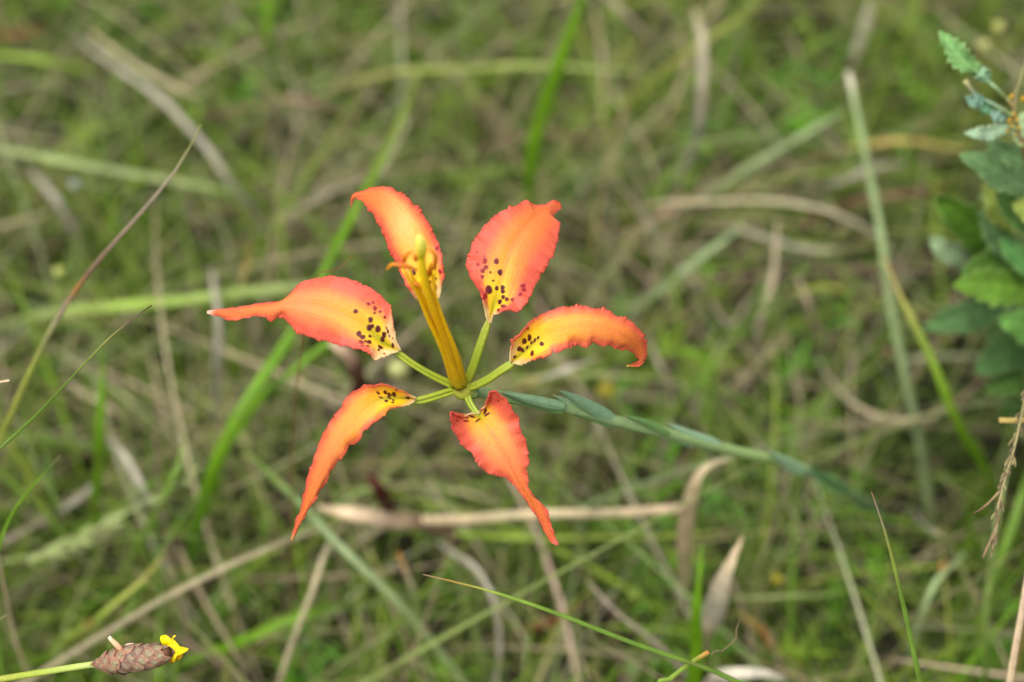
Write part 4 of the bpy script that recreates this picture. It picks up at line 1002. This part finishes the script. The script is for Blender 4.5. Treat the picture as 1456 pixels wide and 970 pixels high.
for k, (x, y, r) in enumerate([(1436, 139, 4.5), (1452, 143, 5), (1440, 164, 3.5), (1434, 173, 4), (1444, 172, 4), (1437, 180, 3.5), (1447, 183, 3.5), (1431, 187, 3), (1442, 193, 3)]):
    a = P(x, y + 2, .537)
    ss = [np.array(a), a + np.array([.0003, .0003, .0009]) * r / 4, a + np.array([.0004, .0004, .0016]) * r / 4]
    part('bud', tube(ss, [r * .4 * PX, r * PX * .9, r * .3 * PX], 8, .9, 0, [(0, 150, 140, 60), (.5, 196, 164, 46), (1, 200, 146, 40)], n=8), M_yellow, shrub, shr_foot)

# ------------------------------------------------------------------ drooping seed head at the right edge
sh_pts = [P(1475, 500, .52), P(1458, 565, .505), P(1444, 630, .497), P(1428, 685, .493), P(1419, 720, .491), P(1417, 752, .490), P(1411, 778, .489)]
sh_foot = np.array([*G(1600, 720, 0)[:2], 0.])
sh = thing('seed_head', 'drooping brown grass seed head hanging beside the leafy plant', 'seed head', sh_foot)
part('stalk', tube([np.array([*sh_foot[:2], -.006]), P(1560, 480, .56), P(1510, 400, .53)] + sh_pts, [.001, .001, .0009, .0009, .0008, .0007, .0006, .0005, .0004, .0003], 8, 1, 0, [(0, 120, 130, 60), (.5, 140, 150, 80), (1, 150, 136, 96)], n=70), M_green, sh, sh_foot)
cur = catmull(sh_pts, 60)
for k in range(90):
    i = random.randint(12, 59)
    p = cur[i]
    tg = unit(cur[min(i + 1, 59)] - cur[i - 1])
    sd = unit(np.array([random.gauss(0, 1), random.gauss(0, 1), random.gauss(0, 1)]))
    ln = random.uniform(.0016, .0042)
    d = unit(tg * 1.5 + sd * .75)
    part('spikelet', tube([p, p + d * ln * .5 + sd * .0003, p + d * ln], [.0001, .0004, .00006], 5, .6, 0, [(0, 112, 100, 74), (.6, *random.choice([(136, 122, 84), (112, 98, 70), (142, 136, 88), (104, 84, 66)])), (1, 164, 146, 112)], n=6), M_dry, sh, sh_foot)
part('side_branch', tube([P(1420, 700, .491), P(1408, 713, .489), P(1395, 724, .487), P(1384, 730, .485)], [.0004, .0003, .0003, .0001], 6, 1, 0, [(0, 160, 136, 100), (1, 120, 92, 70)], n=14), M_dry, sh, sh_foot)
part('side_branch', tube([P(1416, 748, .490), P(1410, 765, .489), P(1403, 780, .488), P(1397, 794, .487)], [.0003, .0003, .0004, .0001], 6, 1, 0, [(0, 140, 120, 90), (1, 150, 118, 90)], n=14), M_dry, sh, sh_foot)

# ------------------------------------------------------------------ fuzzy green grass head low at the left
fg_pts = [G(-30, 806, .045), G(40, 792, .07), G(100, 776, .08), (G(160, 742, .09)), G(220, 706, .095), G(290, 672, .09)]
fg_foot = np.array([*G(-75, 815, 0)[:2], 0.])
fg = thing('flowering_spike', 'fuzzy pale green flowering grass head leaning over the grey stalks', 'seed head', fg_foot)
part('stalk', tube([np.array([*fg_foot[:2], -.006])] + fg_pts, [.0009, .0009, .0008, .0008, .0007, .0005, .0003], 8, 1, 0, cstops('pale'), n=50), M_green, fg, fg_foot)
cur = catmull(fg_pts, 60)
for k in range(46):
    i = random.choice([random.randint(18, 34), random.randint(18, 56)])
    tg = unit(cur[min(i + 1, 59)] - cur[i - 1])
    sd = unit(np.array([random.gauss(0, 1), random.gauss(0, 1), random.gauss(0, .6)]))
    ln = random.uniform(.006, .011)
    d = unit(tg * 1.5 + sd * .7)
    p = cur[i]
    part('spikelet', tube([p, p + d * ln * .5 + sd * .0005, p + d * ln], [.0003, .0011, .0002], 6, .6, 0, [(0, 130, 150, 84), (.5, 160, 172, 108), (1, 176, 176, 120)], n=6), M_blade, fg, fg_foot)
